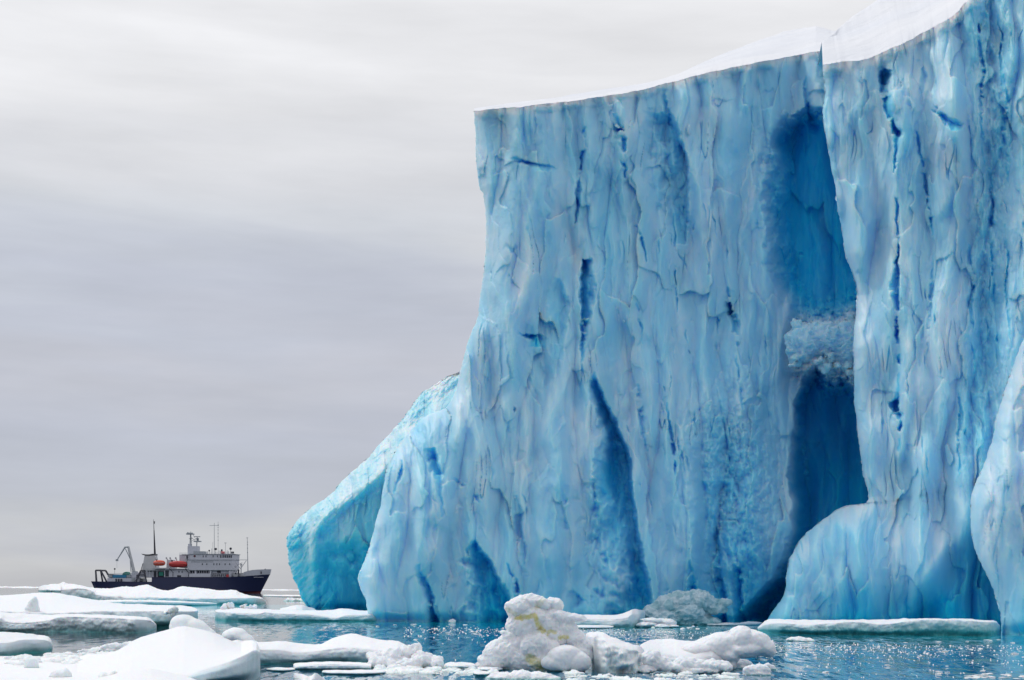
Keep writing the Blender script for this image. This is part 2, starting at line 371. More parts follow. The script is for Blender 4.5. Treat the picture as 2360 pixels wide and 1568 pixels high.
# ---- left cliff (the big face left of the cave), continuing behind the cave
def left_cliff():
    left = smooth_poly([(1092, 256), (1094, 300), (1099, 380), (1103, 425), (1118, 452), (1120, 520), (1117, 600), (1107, 690), (1100, 735), (1084, 775), (1068, 820), (1058, 880),
            (1034, 938), (1005, 950), (978, 958), (930, 1010), (902, 1052), (886, 1100), (874, 1180), (858, 1240), (836, 1300), (828, 1325), (832, 1352), (846, 1390), (852, 1460)], 1)
    right = [(2130, 90), (2130, 1470)]
    top = smooth_poly([(1092, 256), (1200, 246), (1300, 235), (1430, 217), (1500, 203), (1560, 186), (1640, 165), (1760, 142), (1850, 124), (1897, 118), (2000, 108), (2130, 90)], 1)
    bottom = [(852, 1460), (2130, 1470)]
    nu, nv = 640, 640
    x, y, edge = coons(left, right, top, bottom, nu, nv, 2.6, 3)
    base = np.interp(x, [850, 1250, 1500, 1700, 1850, 2130], [85.5, 87, 90, 93, 94, 94])
    lean = np.interp(y, [100, 300, 800, 1100, 1300, 1470], [8.0, 7.6, 5.2, 2.6, .8, 0])
    tx, slit, n, med = texture_relief(x, y, 40, 1.0)
    footcalm = 1 - .45 * sst(1250, 1400, y)
    Y = base + lean + tx * footcalm
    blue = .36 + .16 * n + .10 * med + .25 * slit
    j = 8 * fbm(x / 40., y / 48., seed=71, oct=5, gain=.6); xj = x + j; yj = y + 8 * fbm(x / 30., y / 30., seed=72, oct=3)
    SN = slot_noise(xj, yj)
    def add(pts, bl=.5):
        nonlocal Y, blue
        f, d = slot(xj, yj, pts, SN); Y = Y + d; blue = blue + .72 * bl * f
    # bulges: pillar beside the edge, lobe at the lower left, buttress between arches
    for (px, py, sx, sy, a) in [(1230, 520, 60, 420, .9), (1480, 560, 45, 300, .8), (1665, 560, 60, 330, 1.0), (960, 1180, 80, 160, 1.6), (1250, 1000, 90, 330, 1.5),
                                (1580, 1050, 80, 260, .9), (1735, 900, 55, 260, .9), (1500, 900, 40, 150, .6)]:
        Y -= a * np.exp(-((x - px) / sx) ** 2 - ((y - py) / sy) ** 2)
    # A main crack and alcove
    add([(285, 1345, 2, 4, 0), (300, 1343, 8, 12, .8), (345, 1341, 4, 14, 1.2), (375, 1337, 4, 6, 1.2), (440, 1331, 4, 12, 1.5), (520, 1325, 3, 5, .9), (545, 1326, 2, 2, 0)], .55)
    add([(556, 1332, 1, 3, 0), (600, 1342, 5, 26, 2.0), (660, 1344, 9, 34, 2.8), (730, 1342, 8, 26, 2.4), (790, 1339, 8, 14, 1.6), (835, 1338, 4, 6, .2)], .75)
    # B notch, C scooped arc, others on the upper face
    add([(262, 1416, 4, 10, 0), (300, 1432, 14, 14, 1.4), (345, 1438, 8, 9, 1.6), (405, 1440, 7, 6, 1.2), (412, 1440, 3, 3, 0)], .6)
    add([(255, 1530, 60, 14, 0), (290, 1548, 70, 20, 1.5), (340, 1572, 75, 10, 2.3), (420, 1584, 80, 7, 2.2), (500, 1582, 70, 6, 1.4), (560, 1578, 50, 5, .3)], .34)
    add([(196, 1528, 6, 6, 0), (240, 1535, 12, 7, .9), (290, 1548, 10, 5, 1.0), (310, 1552, 6, 4, .1)], .4)
    add([(360, 1178, 14, 4, 0), (376, 1226, 46, 14, .9), (386, 1262, 46, 30, .3), (394, 1262, 30, 20, 0)], .35)
    add([(764, 1200, 4, 8, 0), (769, 1222, 24, 38, 1.3), (783, 1234, 20, 34, .6), (800, 1236, 30, 30, .0)], .6)
    add([(640, 1290, 30, 12, 0), (700, 1300, 40, 18, .9), (760, 1296, 46, 14, .7), (830, 1290, 30, 12, 0)], .25)
    add([(520, 1462, 5, 5, 0), (545, 1478, 6, 8, 1.1), (590, 1486, 5, 6, .9), (640, 1492, 3, 3, 0)], .5)
    add([(490, 1550, 3, 3, 0), (560, 1556, 5, 5, 1.0), (640, 1556, 4, 4, 1.0), (720, 1560, 3, 4, .2)], .5)
    add([(700, 1466, 3, 3, 0), (730, 1474, 4, 5, .8), (790, 1484, 4, 3, 0)], .45)
    add([(660, 1675, 4, 6, 0), (700, 1684, 12, 14, 1.4), (750, 1692, 14, 16, 1.5), (800, 1700, 8, 6, .3)], .65)
    add([(820, 1698, 4, 3, 0), (870, 1704, 6, 5, 1.0), (960, 1714, 4, 4, .2)], .4)
    add([(925, 1538, 3, 3, 0), (990, 1546, 5, 7, 1.4), (1042, 1553, 7, 7, 1.6), (1050, 1554, 3, 3, 0)], .6)
    add([(1062, 1552, 3, 3, 0), (1076, 1553, 7, 7, 1.3), (1092, 1553, 3, 3, 0)], .6)
    add([(880, 1470, 6, 5, 0), (940, 1474, 12, 12, 1.1), (1000, 1482, 8, 8, .4), (1040, 1490, 5, 5, 0)], .4)
    # D lower alcove with its dark right flank
    add([(858, 1368, 3, 3, 0), (890, 1376, 26, 12, 2.0), (950, 1398, 52, 16, 3.2), (1010, 1424, 84, 14, 3.9), (1060, 1444, 112, 12, 4.2), (1150, 1454, 126, 10, 4.2), (1220, 1460, 122, 14, 3.0),
         (1300, 1474, 130, 16, 3.0), (1380, 1492, 140, 18, 3.2), (1480, 1510, 150, 22, 3.2)], .62)
    Y -= 1.7 * np.exp(-((x - 1385) / 26) ** 2 - ((y - 1100) / 90) ** 2)
    # E foot arch and F small arch, seams at the foot
    add([(1236, 1090, 3, 5, 0), (1262, 1098, 32, 12, 1.7), (1300, 1122, 66, 14, 2.6), (1350, 1152, 96, 14, 2.9), (1400, 1178, 120, 12, 2.9), (1480, 1200, 140, 14, 2.9)], .7)
    add([(1300, 1166, 3, 4, 0), (1350, 1192, 18, 9, 1.8), (1400, 1210, 26, 8, 2.2), (1480, 1225, 34, 8, 2.2)], .55)
    add([(1290, 962, 12, 6, 0), (1350, 985, 24, 7, 1.0), (1420, 1004, 26, 7, 1.3), (1480, 1010, 20, 7, 1.2)], .45)
    for (xx, y0, w) in [(1600, 1290, 20), (1655, 1180, 26), (1545, 1340, 16), (1702, 1250, 24)]:
        add([(y0, xx - 10, 4, 3, 0), (y0 + 60, xx, w, 7, 1.3), (1480, xx + 18, w, 8, 1.5)], .4)
    # many short slits where the face is shattered
    rs = random.Random(77)
    for _ in range(46):
        xx = rs.gauss(1580, 85) if rs.random() < .7 else rs.uniform(1130, 1760); y0 = rs.uniform(420, 1150); L = rs.uniform(16, 62); dx = rs.uniform(-.05, .22) * L
        add([(y0, xx, 2, 2, 0), (y0 + L * .4, xx + dx * .5, rs.uniform(2.5, 5), 3.5, rs.uniform(.3, .8)), (y0 + L, xx + dx, 2, 2, 0)], .35)
    # slots in the lower left lobe
    add([(1064, 925, 4, 4, 0), (1095, 920, 6, 8, 1.1), (1138, 912, 5, 5, 0)], .55)
    add([(1035, 1000, 30, 8, 0), (1058, 1004, 30, 14, 1.5), (1110, 1012, 10, 9, .9), (1190, 1020, 4, 4, 0)], .55)
    add([(1100, 1050, 10, 8, 0), (1112, 1060, 14, 14, .7), (1140, 1090, 10, 18, .8), (1160, 1104, 8, 10, 0)], .4)
    add([(1130, 1190, 20, 5, 0), (1240, 1206, 30, 4, .8), (1330, 1216, 18, 4, .2)], .25)
    # ragged area under the cave lip and on the rock-like right part
    rub = np.exp(-((x - 1690) / 90) ** 2 - ((y - 1150) / 230) ** 2)
    Y += rub * .9 * fbm(x / 22., y / 34., seed=91, oct=4, gain=.6); blue += rub * .22
    low = sst(1180, 1380, y) * sst(1380, 1700, x); Y += 1.4 * low; blue += .22 * low
    # cave: upper chamber
    xl = np.interp(y, [250, 330, 480, 610, 690, 760], [1792, 1752, 1748, 1757, 1800, 1822]) + 1.6 * j + 14 * fbm(x / 60., y / 120., seed=73, oct=3)
    u1 = np.clip((x - xl) / 80., 0, 1); t1 = np.clip((yj - np.interp(x, [1740, 1765, 1800, 1835, 1862, 1880, 1930], [335, 296, 270, 262, 236, 246, 262]) - 12 * fbm(x / 22., y / 22., seed=32, oct=4)) / 48., 0, 1)
    b1 = np.clip((np.interp(x, [1800, 1900, 1980], [752, 752, 725]) + 14 * fbm(x / 18., y / 18., seed=33) - yj) / 70., 0, 1)
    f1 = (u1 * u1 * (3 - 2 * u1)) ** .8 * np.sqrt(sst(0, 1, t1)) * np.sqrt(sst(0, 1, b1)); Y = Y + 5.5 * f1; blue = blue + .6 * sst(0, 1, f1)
    # slit above the chamber
    add([(175, 1856, 4, 4, 0), (205, 1858, 8, 10, 1.0), (240, 1864, 9, 14, 1.6), (270, 1872, 14, 16, 1.4), (310, 1880, 20, 20, 0)], .4)
    # cave: lower chamber, open to the sea
    xl = np.interp(y, [830, 860, 920, 1100, 1250, 1330, 1400, 1440], [1878, 1846, 1826, 1820, 1812, 1780, 1712, 1690]) + 1.3 * j + 9 * fbm(x / 60., y / 90., seed=74, oct=3)
    wl = np.interp(y, [840, 1000, 1300, 1440], [44, 34, 60, 70])
    u2 = np.clip((x - xl) / wl, 0, 1); t2 = np.clip((yj - np.interp(x, [1800, 1850, 1880, 1905, 1950, 1980, 2100], [900, 862, 836, 872, 868, 905, 905]) - 10 * fbm(x / 12., y / 12., seed=34)) / 46., 0, 1)
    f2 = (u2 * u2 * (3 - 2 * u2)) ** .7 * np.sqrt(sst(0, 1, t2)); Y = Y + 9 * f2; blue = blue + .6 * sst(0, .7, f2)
    # debris bridge between the chambers
    br = sst(1800, 1835, x) * sst(705, 770, yj) * (1 - sst(850, 905, yj)); Y = Y + br * (1.0 + 1.5 * fbm(x / 34., y / 26., seed=35, oct=4, gain=.5) + .5 * cell(x / 17., y / 13., 36)[2]); blue = blue * (1 - .45 * br)
    blue = np.clip(blue, .20, 1)
    # weathered snow layer under the rim
    topy = y[0][None, :]; lay = 1 - sst(4, 26, y - topy + 6 * fbm(x / 30., y / 10., seed=36)); blue = blue * (1 - .6 * lay)
    Y -= .55 * (1 - sst(4, 22, y - topy + 7 * fbm(x / 26., y / 20., seed=37))) * sst(-.3, .3, fbm(x / 50., y / 400., seed=38, oct=4))
    Y += round_edge(x, y, edge, 46, 2.2)
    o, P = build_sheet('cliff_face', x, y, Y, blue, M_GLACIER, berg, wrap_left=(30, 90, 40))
    snow_cap('snow_cap', P[0, 40:], [(1094, 252.5), (1200, 242.5), (1300, 231), (1430, 212), (1500, 197), (1560, 176), (1640, 140), (1720, 104), (1800, 76), (1880, 61), (1915, 72), (2000, 80), (2130, 60)],
             [(0, 14), (.45, 24), (.7, 38), (1, 42)], berg, 5)
left_cliff()

# ---- right cliff with the rounded mound at its foot
def right_cliff():
    left = smooth_poly([(1896, 150), (1899, 172), (1902, 210), (1892, 262), (1908, 339), (1925, 440), (1936, 503), (1945, 582), (1972, 635), (1978, 709), (1968, 760), (1968, 880),
            (1972, 965), (1986, 1062), (1998, 1130), (2003, 1158), (1975, 1163), (1940, 1167), (1905, 1192), (1878, 1212), (1842, 1246), (1822, 1282), (1813, 1312), (1810, 1366), (1790, 1398), (1768, 1425), (1752, 1470)], 1)
    right = [(2620, -170), (2620, 1500)]
    top = smooth_poly([(1896, 150), (1925, 143), (1990, 140), (2040, 118), (2100, 92), (2160, 58), (2205, 32), (2226, 0), (2300, -30), (2420, -90), (2620, -170)], 1)
    bottom = [(1752, 1470), (2620, 1500)]
    nu, nv = 560, 660
    x, y, edge = coons(left, right, top, bottom, nu, nv, 2.6, 13)
    base = np.interp(x, [1750, 1900, 2000, 2150, 2330, 2620], [82.5, 83.5, 83, 80.5, 77.5, 74])
    lean = np.interp(y, [-100, 150, 700, 1100, 1300, 1470], [7.5, 6.5, 3.6, 1.8, .6, 0])
    tx, slit, n, med = texture_relief(x, y, 140, 1.0)
    mound = sst(0, 1, (y - np.interp(x, [1750, 1900, 2000, 2060, 2120, 2180, 2300], [1100, 1125, 1110, 1085, 1060, 1180, 1500])) / np.interp(x, [1930, 2000, 2060], [90, 170, 240])) * (1 - sst(2170, 2290, x))
    tx = tx * (1 - .25 * mound)
    Y = base + lean + tx; blue = .33 + .15 * n + .10 * med + .25 * slit
    Y -= 3.4 * mound; blue += .05 * mound
    j = 8 * fbm(x / 40., y / 48., seed=171, oct=5, gain=.6); xj = x + j; yj = y + 8 * fbm(x / 30., y / 30., seed=172, oct=3)
    SN = slot_noise(xj, yj)
    def add(pts, bl=.5):
        nonlocal Y, blue
        f, d = slot(xj, yj, pts, SN); Y = Y + d; blue = blue + .72 * bl * f
    for (px, py, sx, sy, a) in [(1985, 420, 45, 260, .9), (2110, 700, 28, 380, 1.0), (2185, 250, 50, 130, 1.0), (2010, 900, 40, 260, .8), (2180, 820, 40, 300, .9), (2350, 500, 40, 500, 1.6), (2128, 1080, 24, 70, 1.6)]:
        Y -= a * np.exp(-((x - px) / sx) ** 2 - ((y - py) / sy) ** 2)
    # chimney at x 2065
    add([(150, 2040, 6, 8, 0), (172, 2044, 22, 18, 2.0), (205, 2034, 12, 12, 1.8), (235, 2040, 8, 26, .8), (275, 2052, 10, 20, 1.2), (305, 2066, 14, 18, 2.8), (330, 2066, 12, 14, 1.4), (400, 2060, 5, 8, 1.3), (480, 2066, 5, 7, 1.4), (545, 2068, 5, 4, .8),
         (560, 2069, 8, 5, 1.7), (650, 2068, 16, 5, 2.0), (730, 2068, 9, 5, 1.4), (760, 2066, 12, 8, 2.4), (775, 2064, 10, 8, 1.6), (790, 2066, 5, 6, .3)], .68)
    Y -= 1.5 * np.exp(-((x - 2055) / 13) ** 2 - ((y - 245) / 34) ** 2)
    add([(815, 2072, 4, 6, 0), (832, 2074, 8, 9, 1.4), (850, 2072, 5, 5, .2), (905, 2068, 8, 5, 0), (925, 2068, 16, 8, 2.0), (958, 2074, 12, 8, 2.4), (972, 2074, 4, 4, .3), (985, 2076, 7, 6, 1.6), (998, 2076, 3, 3, .2), (1040, 2070, 5, 5, 0)], .75)
    add([(290, 2110, 4, 4, 0), (325, 2116, 7, 6, 1.0), (400, 2128, 4, 4, .5), (440, 2138, 5, 5, 1.3), (500, 2146, 6, 5, 1.4), (540, 2150, 3, 3, 0)], .6)
    add([(600, 2146, 4, 4, 0), (680, 2150, 8, 5, .9), (760, 2140, 6, 5, .5), (830, 2134, 4, 4, 0)], .3)
    add([(250, 2150, 10, 6, 0), (264, 2166, 14, 16, 1.4), (288, 2196, 26, 28, 1.2), (300, 2200, 16, 20, 0)], .6)
    add([(140, 2120, 10, 6, 0), (170, 2130, 14, 10, .8), (215, 2126, 8, 8, 0)], .35)
    # weathered blue belt
    belt = np.exp(-((x - np.interp(y, [0, 300, 700, 1200], [2290, 2300, 2280, 2250])) / 55) ** 2) * (1 - sst(980, 1180, y))
    Y += belt * (.8 + .55 * fbm(x / 26., y / 60., seed=191, oct=4, gain=.6)); blue += belt * .18
    for (xx, y0, y1) in [(2262, 60, 380), (2305, 30, 210), (2318, 170, 420), (2240, 560, 860), (2286, 380, 700), (2320, 520, 780), (2210, 880, 1120)]:
        ym = (y0 + y1) / 2
        add([(y0, xx - 6, 5, 4, 0), (y0 * .7 + y1 * .3, xx + 5, 9, 6, 1.3), (ym, xx - 3, 7, 8, 1.0), (y1, xx + 6, 4, 4, 0)], .5)
    # hollow under the belt beside the mound, running down to the sea
    rs = random.Random(78)
    for _ in range(26):
        xx = rs.choice([2010, 2100, 2150, 2230, 2290, 2330]) + rs.gauss(0, 16); y0 = rs.uniform(200, 1050); L = rs.uniform(16, 60); dx = rs.uniform(-.05, .2) * L
        add([(y0, xx, 2, 2, 0), (y0 + L * .4, xx + dx * .5, rs.uniform(2.5, 4.5), 3.5, rs.uniform(.4, .9)), (y0 + L, xx + dx, 2, 2, 0)], .35)
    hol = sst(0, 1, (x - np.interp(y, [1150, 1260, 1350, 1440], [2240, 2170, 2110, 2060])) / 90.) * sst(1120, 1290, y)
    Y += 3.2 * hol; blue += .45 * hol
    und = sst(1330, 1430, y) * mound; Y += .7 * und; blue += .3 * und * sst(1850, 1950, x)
    lay = 1 - sst(10, 34, y - y[0][None, :] + 8 * fbm(x / 30., y / 10., seed=136)); blue = np.clip(blue, .20, 1) * (1 - .6 * lay)
    Y -= .6 * (1 - sst(8, 32, y - y[0][None, :] + 9 * fbm(x / 26., y / 20., seed=137))) * sst(-.35, .2, fbm(x / 50., y / 400., seed=138, oct=4))
    blue = np.clip(blue, .05, 1)
    Y += round_edge(x, y, edge, 40 + 50 * sst(1090, 1260, y), 2.0 + 1.8 * sst(1090, 1260, y))
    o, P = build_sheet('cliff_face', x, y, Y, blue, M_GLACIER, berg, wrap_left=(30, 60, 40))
    o['label'] = 'right-hand cliff with a rounded ice mound at its foot'
    snow_cap('snow_cap', P[0, 40:], [(1893, 100), (1905, 90), (1930, 66), (2000, 15), (2035, -8), (2200, -90), (2620, -330)], [(0, 6), (.1, 16), (.4, 30), (1, 34)], berg, 25)
right_cliff()

# ---- receding spur at the left
def spur():
    left = smooth_poly([(1056, 858), (1040, 866), (1024, 872), (1000, 890), (972, 903), (958, 925), (938, 948), (920, 972), (884, 1015), (852, 1050), (822, 1078), (786, 1112), (760, 1140), (728, 1162), (696, 1188), (672, 1215), (662, 1240),
            (661, 1275), (668, 1312), (682, 1345), (694, 1380), (708, 1400), (716, 1425)], 1)
    right = [(1110, 845), (1100, 980), (960, 1435)]
    x, y, edge = coons(left, right, [(1056, 858), (1110, 845)], [(716, 1425), (960, 1435)], 300, 460, 3.6, 23)
    tx, slit, n, med = texture_relief(x * 1.0, y, 240, 1.1)
    Y = 134 + 1.15 * tx + 6 * (1 - sst(820, 1200, y)) + 4.5 * sst(1190, 1450, y)
    blue = .37 + .14 * n + .1 * med + .2 * slit
    ridge = np.exp(-(poly_dist(x, y, [(960, 1010), (880, 1090), (800, 1150), (740, 1195), (722, 1230), (716, 1290)]) / 16) ** 2); Y -= 1.5 * ridge; blue -= .1 * ridge
    up = sst(0, 60, (np.interp(x, [660, 780, 900, 1060], [1230, 1150, 1060, 930]) - y)); Y += 1.8 * up; blue -= .1 * up
    foot = sst(1215, 1345, y + 55 * fbm(x / 60., y / 60., seed=241, oct=4)) * sst(715, 760, x); Y += 2.0 * foot; blue += .42 * foot  # washed ice; bluer tint also stands in for shade under the overhang
    rib = fbm(x / 30., (y + x * .8) / 28., seed=242, oct=4, gain=.6) * np.exp(-(poly_dist(x, y, edge[::8]) / 60) ** 2); Y += .9 * rib
    Y += round_edge(x, y, edge, 70, 4.5)
    build_sheet('side_spur', x, y, Y, np.clip(blue, .05, 1), M_SPUR, berg, wrap_left=(16, 60, 24))
spur()

# ---- the pale pinnacle in front at the right edge
def pinnacle():
    root = empty('iceberg', tuple(W(2420, 1464, 73.0) * (1, 1, 0)))
    tag(root, 'pale rounded ice pinnacle standing in front of the blue cliff at the far right', 'iceberg')
    left = smooth_poly([(2480, 560), (2420, 640), (2385, 720), (2362, 775), (2345, 815), (2330, 862), (2312, 905), (2300, 945), (2292, 1000), (2274, 1055), (2258, 1092), (2240, 1128), (2236, 1170), (2238, 1220), (2250, 1275),
            (2275, 1330), (2298, 1380), (2309, 1425), (2306, 1480)], 1)
    x, y, edge = coons(left, [(2860, 640), (2860, 1490)], [(2480, 560), (2640, 540), (2860, 640)], [(2306, 1480), (2860, 1490)], 300, 420, 2.6, 33)
    tx, slit, n, med = texture_relief(x, y, 340, 1.1)
    Y = 70 + 6.5 * (1 - sst(480, 1260, y)) + .8 * sst(1150, 1470, y) + .6 * tx
    blue = .25 + .12 * n + .08 * med + .15 * slit + .14 * sst(1150, 1420, y) * sst(2290, 2350, x)
    Y += round_edge(x, y, edge, 80, 4.0)
    o, P = build_sheet('ice_face', x, y, Y, np.clip(blue, .03, 1), M_GLACIER, root, wrap_left=(4, 50, 20))
pinnacle()

# ------------------------------------------------------------------ water: one sheet to the horizon
def water():
    xs = np.r_[-40000, -12000, -4000, -1500, -600, -250, np.linspace(-120, 160, 180), 300, 700, 1800, 5000, 14000, 40000]
    ys = np.r_[-3000, -400, -80, -10, np.linspace(8, 190, 200), 230, 300, 420, 650, 1100, 2200, 5000, 12000, 45000]
    X, Y = np.meshgrid(xs, ys); V = np.stack([X, Y, 0 * X], -1)
    # submerged ice foot: distance in front of the cliff line
    foot = [(-46, 142), (-28, 139), (-9, 88), (2, 87), (14, 92), (15, 80), (24, 77), (26, 72), (40, 70)]
    d = poly_dist(X.ravel(), Y.ravel(), foot).reshape(X.shape)
    line = np.interp(X, [p[0] for p in foot], [p[1] for p in foot])
    sh = np.where(Y > line, 1.0, np.exp(-(d / 11.0) ** 1.6)) * (Y < 170) * (X > -46)
    me = raw_mesh('water', V.reshape(-1, 3), grid_faces(*X.shape), {'shoal': sh, 'lee_sky_grey': 1 - sst(-14, 3, X)})
    m, t, b = mat('sea_water')
    at = t.nodes.new('ShaderNodeAttribute'); at.attribute_name = 'shoal'
    nn = noise_n(t, .05, 4, .55)
    base = mixc(t, nn, (0.006, 0.12, 0.22), (0.012, 0.16, 0.27))
    le = t.nodes.new('ShaderNodeAttribute'); le.attribute_name = 'lee_sky_grey'
    base = mixc(t, le.outputs['Fac'], base, (0.030, 0.060, 0.080))  # greyer base at left stands in for the reflected grey sky
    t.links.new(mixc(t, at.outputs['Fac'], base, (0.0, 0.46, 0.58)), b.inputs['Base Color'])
    b.inputs['Roughness'].default_value = .05; b.inputs['IOR'].default_value = 1.333
    g = t.nodes.new('ShaderNodeNewGeometry')
    def nz(scale, det, rough, mapping):
        mpn = t.nodes.new('ShaderNodeMapping'); mpn.inputs['Scale'].default_value = mapping; t.links.new(g.outputs['Position'], mpn.inputs[0])
        n = t.nodes.new('ShaderNodeTexNoise'); n.inputs['Scale'].default_value = scale; n.inputs['Detail'].default_value = det; n.inputs['Roughness'].default_value = rough
        t.links.new(mpn.outputs[0], n.inputs['Vector'])
        s = t.nodes.new('ShaderNodeVectorMath'); s.operation = 'SUBTRACT'; t.links.new(n.outputs['Color'], s.inputs[0]); s.inputs[1].default_value = (.5, .5, .5); return s.outputs[0]
    a = nz(4.2, 3, .65, (1, .13, 1)); c = nz(.9, 3, .5, (.7, .7, 1))
    calm = noise_n(t, .06, 3, .5, mapping=(1, .6, 1))
    mr = t.nodes.new('ShaderNodeMapRange'); t.links.new(calm, mr.inputs[0]); mr.inputs[1].default_value = .40; mr.inputs[2].default_value = .62; mr.inputs[3].default_value = .35; mr.inputs[4].default_value = 1.0
    amp = math_n(t, 'MULTIPLY', mr.outputs[0], math_n(t, 'SUBTRACT', 1.0, math_n(t, 'MULTIPLY', at.outputs['Fac'], .75)))
    le = t.nodes.new('ShaderNodeAttribute'); le.attribute_name = 'lee_sky_grey'
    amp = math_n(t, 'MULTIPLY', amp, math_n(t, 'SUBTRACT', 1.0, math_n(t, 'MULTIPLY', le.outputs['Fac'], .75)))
    def sc_(v, k):
        s = t.nodes.new('ShaderNodeVectorMath'); s.operation = 'SCALE'; t.links.new(v, s.inputs[0])
        if isinstance(k, float): s.inputs['Scale'].default_value = k
        else: t.links.new(k, s.inputs['Scale'])
        return s.outputs[0]
    def ad(p, q):
        s = t.nodes.new('ShaderNodeVectorMath'); s.operation = 'ADD'; t.links.new(p, s.inputs[0])
        if isinstance(q, tuple): s.inputs[1].default_value = q
        else: t.links.new(q, s.inputs[1])
        return s.outputs[0]
    ln = t.nodes.new('ShaderNodeVectorMath'); ln.operation = 'LENGTH'; t.links.new(a, ln.inputs[0])
    kk = math_n(t, 'MULTIPLY_ADD', math_n(t, 'POWER', math_n(t, 'MULTIPLY', ln.outputs['Value'], 5.0), 3.0), 1.1, .25)
    v = sc_(ad(sc_(a, kk), sc_(c, .16)), amp)
    mu = t.nodes.new('ShaderNodeVectorMath'); mu.operation = 'MULTIPLY'; t.links.new(v, mu.inputs[0]); mu.inputs[1].default_value = (1, 1, 0)
    no = t.nodes.new('ShaderNodeVectorMath'); no.operation = 'NORMALIZE'; t.links.new(ad(mu.outputs[0], (0, 0, 1)), no.inputs[0])
    t.links.new(no.outputs[0], b.inputs['Normal'])
    tag(link_mesh('water', me, m), kind='structure')
water()

# ------------------------------------------------------------------ floes
def loaf(name, wat, wall, ridge, dr, db, seed, parent=None, material=None, rough=1.0, under=.15, ease=.8, Y0=None, nu=None, p=6.0, wetmax=1.0, wet_shade_min=.30, lip=.08, endk=.5):
    """floe seen side-on: near waterline, wall-top and ridge given along the picture, real widths dr (to ridge) and db (to far edge)"""
    wat, wall, ridge = [np.array(a, float) for a in (wat, wall, ridge)]
    x0 = min(wat[0, 0], wall[0, 0], ridge[0, 0]); x1 = max(wat[-1, 0], wall[-1, 0], ridge[-1, 0])
    nu = nu or int(max(60, (x1 - x0) * .75)); xs = np.linspace(x0, x1, nu)
    def sm(a):
        a = smooth_poly(a, 1) if len(a) > 2 else a; return np.interp(xs, a[:, 0], a[:, 1])
    yw, yl, yr = sm(wat), sm(wall), sm(ridge)
    Yn = WD(xs, yw) if Y0 is None else np.full(nu, float(Y0)); k = np.ones(9) / 9; 
    Yn = np.convolve(np.pad(Yn, 4, 'edge'), k, 'valid')
    px = .35
    zl = np.maximum(W(xs, yl, Yn)[:, 2], .03); Yr = Yn + dr; zr = np.maximum(W(xs, yr, Yr)[:, 2], zl * .9); Yb = Yn + db
    s = np.abs(2 * (xs - x0) / (x1 - x0) - 1); e = np.sqrt(np.maximum(0, 1 - s ** p)); e = np.maximum(e, .02); Ym = Yn + db * .4
    rows = []; wet = []
    scale = np.mean(zl) + .05
    def add(Y, z, w): rows.append((Ym + (Y - Ym) * e, z)); wet.append(w * np.ones(nu))
    for q in np.linspace(0, 1, 5): add(Yn + under + .25 * (1 - q), -.6 + .58 * q + 0 * xs, wetmax)
    for q in np.linspace(0, 1, 18)[1:]:
        add(Yn + under * (1 - sst(0, .45, q)) + lip * sst(.75, 1, q), zl * q, wet_shade_min + (wetmax - wet_shade_min) * (1 - q) ** 1.6 if q < .93 else wet_shade_min * .5)
    nt_ = 46
    for q in np.linspace(0, 1, nt_)[1:]:
        add(Yn + lip + (Yr - Yn - lip) * q, zl + (zr - zl) * (q ** ease if ease < 1 else q ** ease), 0)
    zb = np.minimum(zr, np.maximum(zl, .12))
    for q in np.linspace(0, 1, 16)[1:]: add(Yr + (Yb - Yr) * q, zr + (zb - zr) * sst(0, 1, q), 0)
    for q in np.linspace(0, 1, 5)[1:]: add(Yb + .1 + 0 * xs, zb * (1 - q) - .6 * q, .5)
    Yg = np.stack([r[0] for r in rows]); Zg = np.stack([r[1] for r in rows]); wet = np.stack(wet)
    P = W(np.broadcast_to(xs, Yg.shape), np.broadcast_to(yl, Yg.shape), Yg); P[..., 2] = Zg
    m_px = np.mean(Yn) / F                          # metres per picture unit
    # relief: scallops on the wall, drift on top
    isw = np.zeros(Yg.shape[0]); isw[:22] = 1; isw = np.convolve(isw, np.ones(3) / 3, 'same')[:, None]
    a = rough * min(.28, .22 * scale + 16 * m_px * .15)
    P[..., 1] += isw * a * (1.6 * fbm(P[..., 0] / (34 * m_px), P[..., 2] / (26 * m_px), seed=seed, oct=5, gain=.55))
    P[..., 1] += isw * a * .9 * (fbm(P[..., 0] / (70 * m_px), 0 * P[..., 0], 2.2, seed=seed + 8, oct=2))
    topm = sst(20, 25, np.arange(len(rows)))[:, None] * np.minimum(1, e * 1.2)
    P[..., 2] += topm * rough * 2.2 * m_px * fbm(P[..., 0] / (40 * m_px), P[..., 1] / (90 * m_px), seed=seed + 4, oct=5, gain=.55)
    P[..., 2] += topm * rough * .06 * min(1, scale) * fbm(P[..., 0] / .5, P[..., 1] / 1.2, seed=seed + 6, oct=4)
    me = raw_mesh(name, P.reshape(-1, 3), grid_faces(*Yg.shape), {'wet': wet})
    return link_mesh(name, me, material or M_SNOW, parent)

def floe_root(px, py, Y, label, cat='ice floe', group=None, name='ice_floe'):
    r = empty(name, tuple(W(px, py, Y) * (1, 1, 0))); return tag(r, label, cat, group)

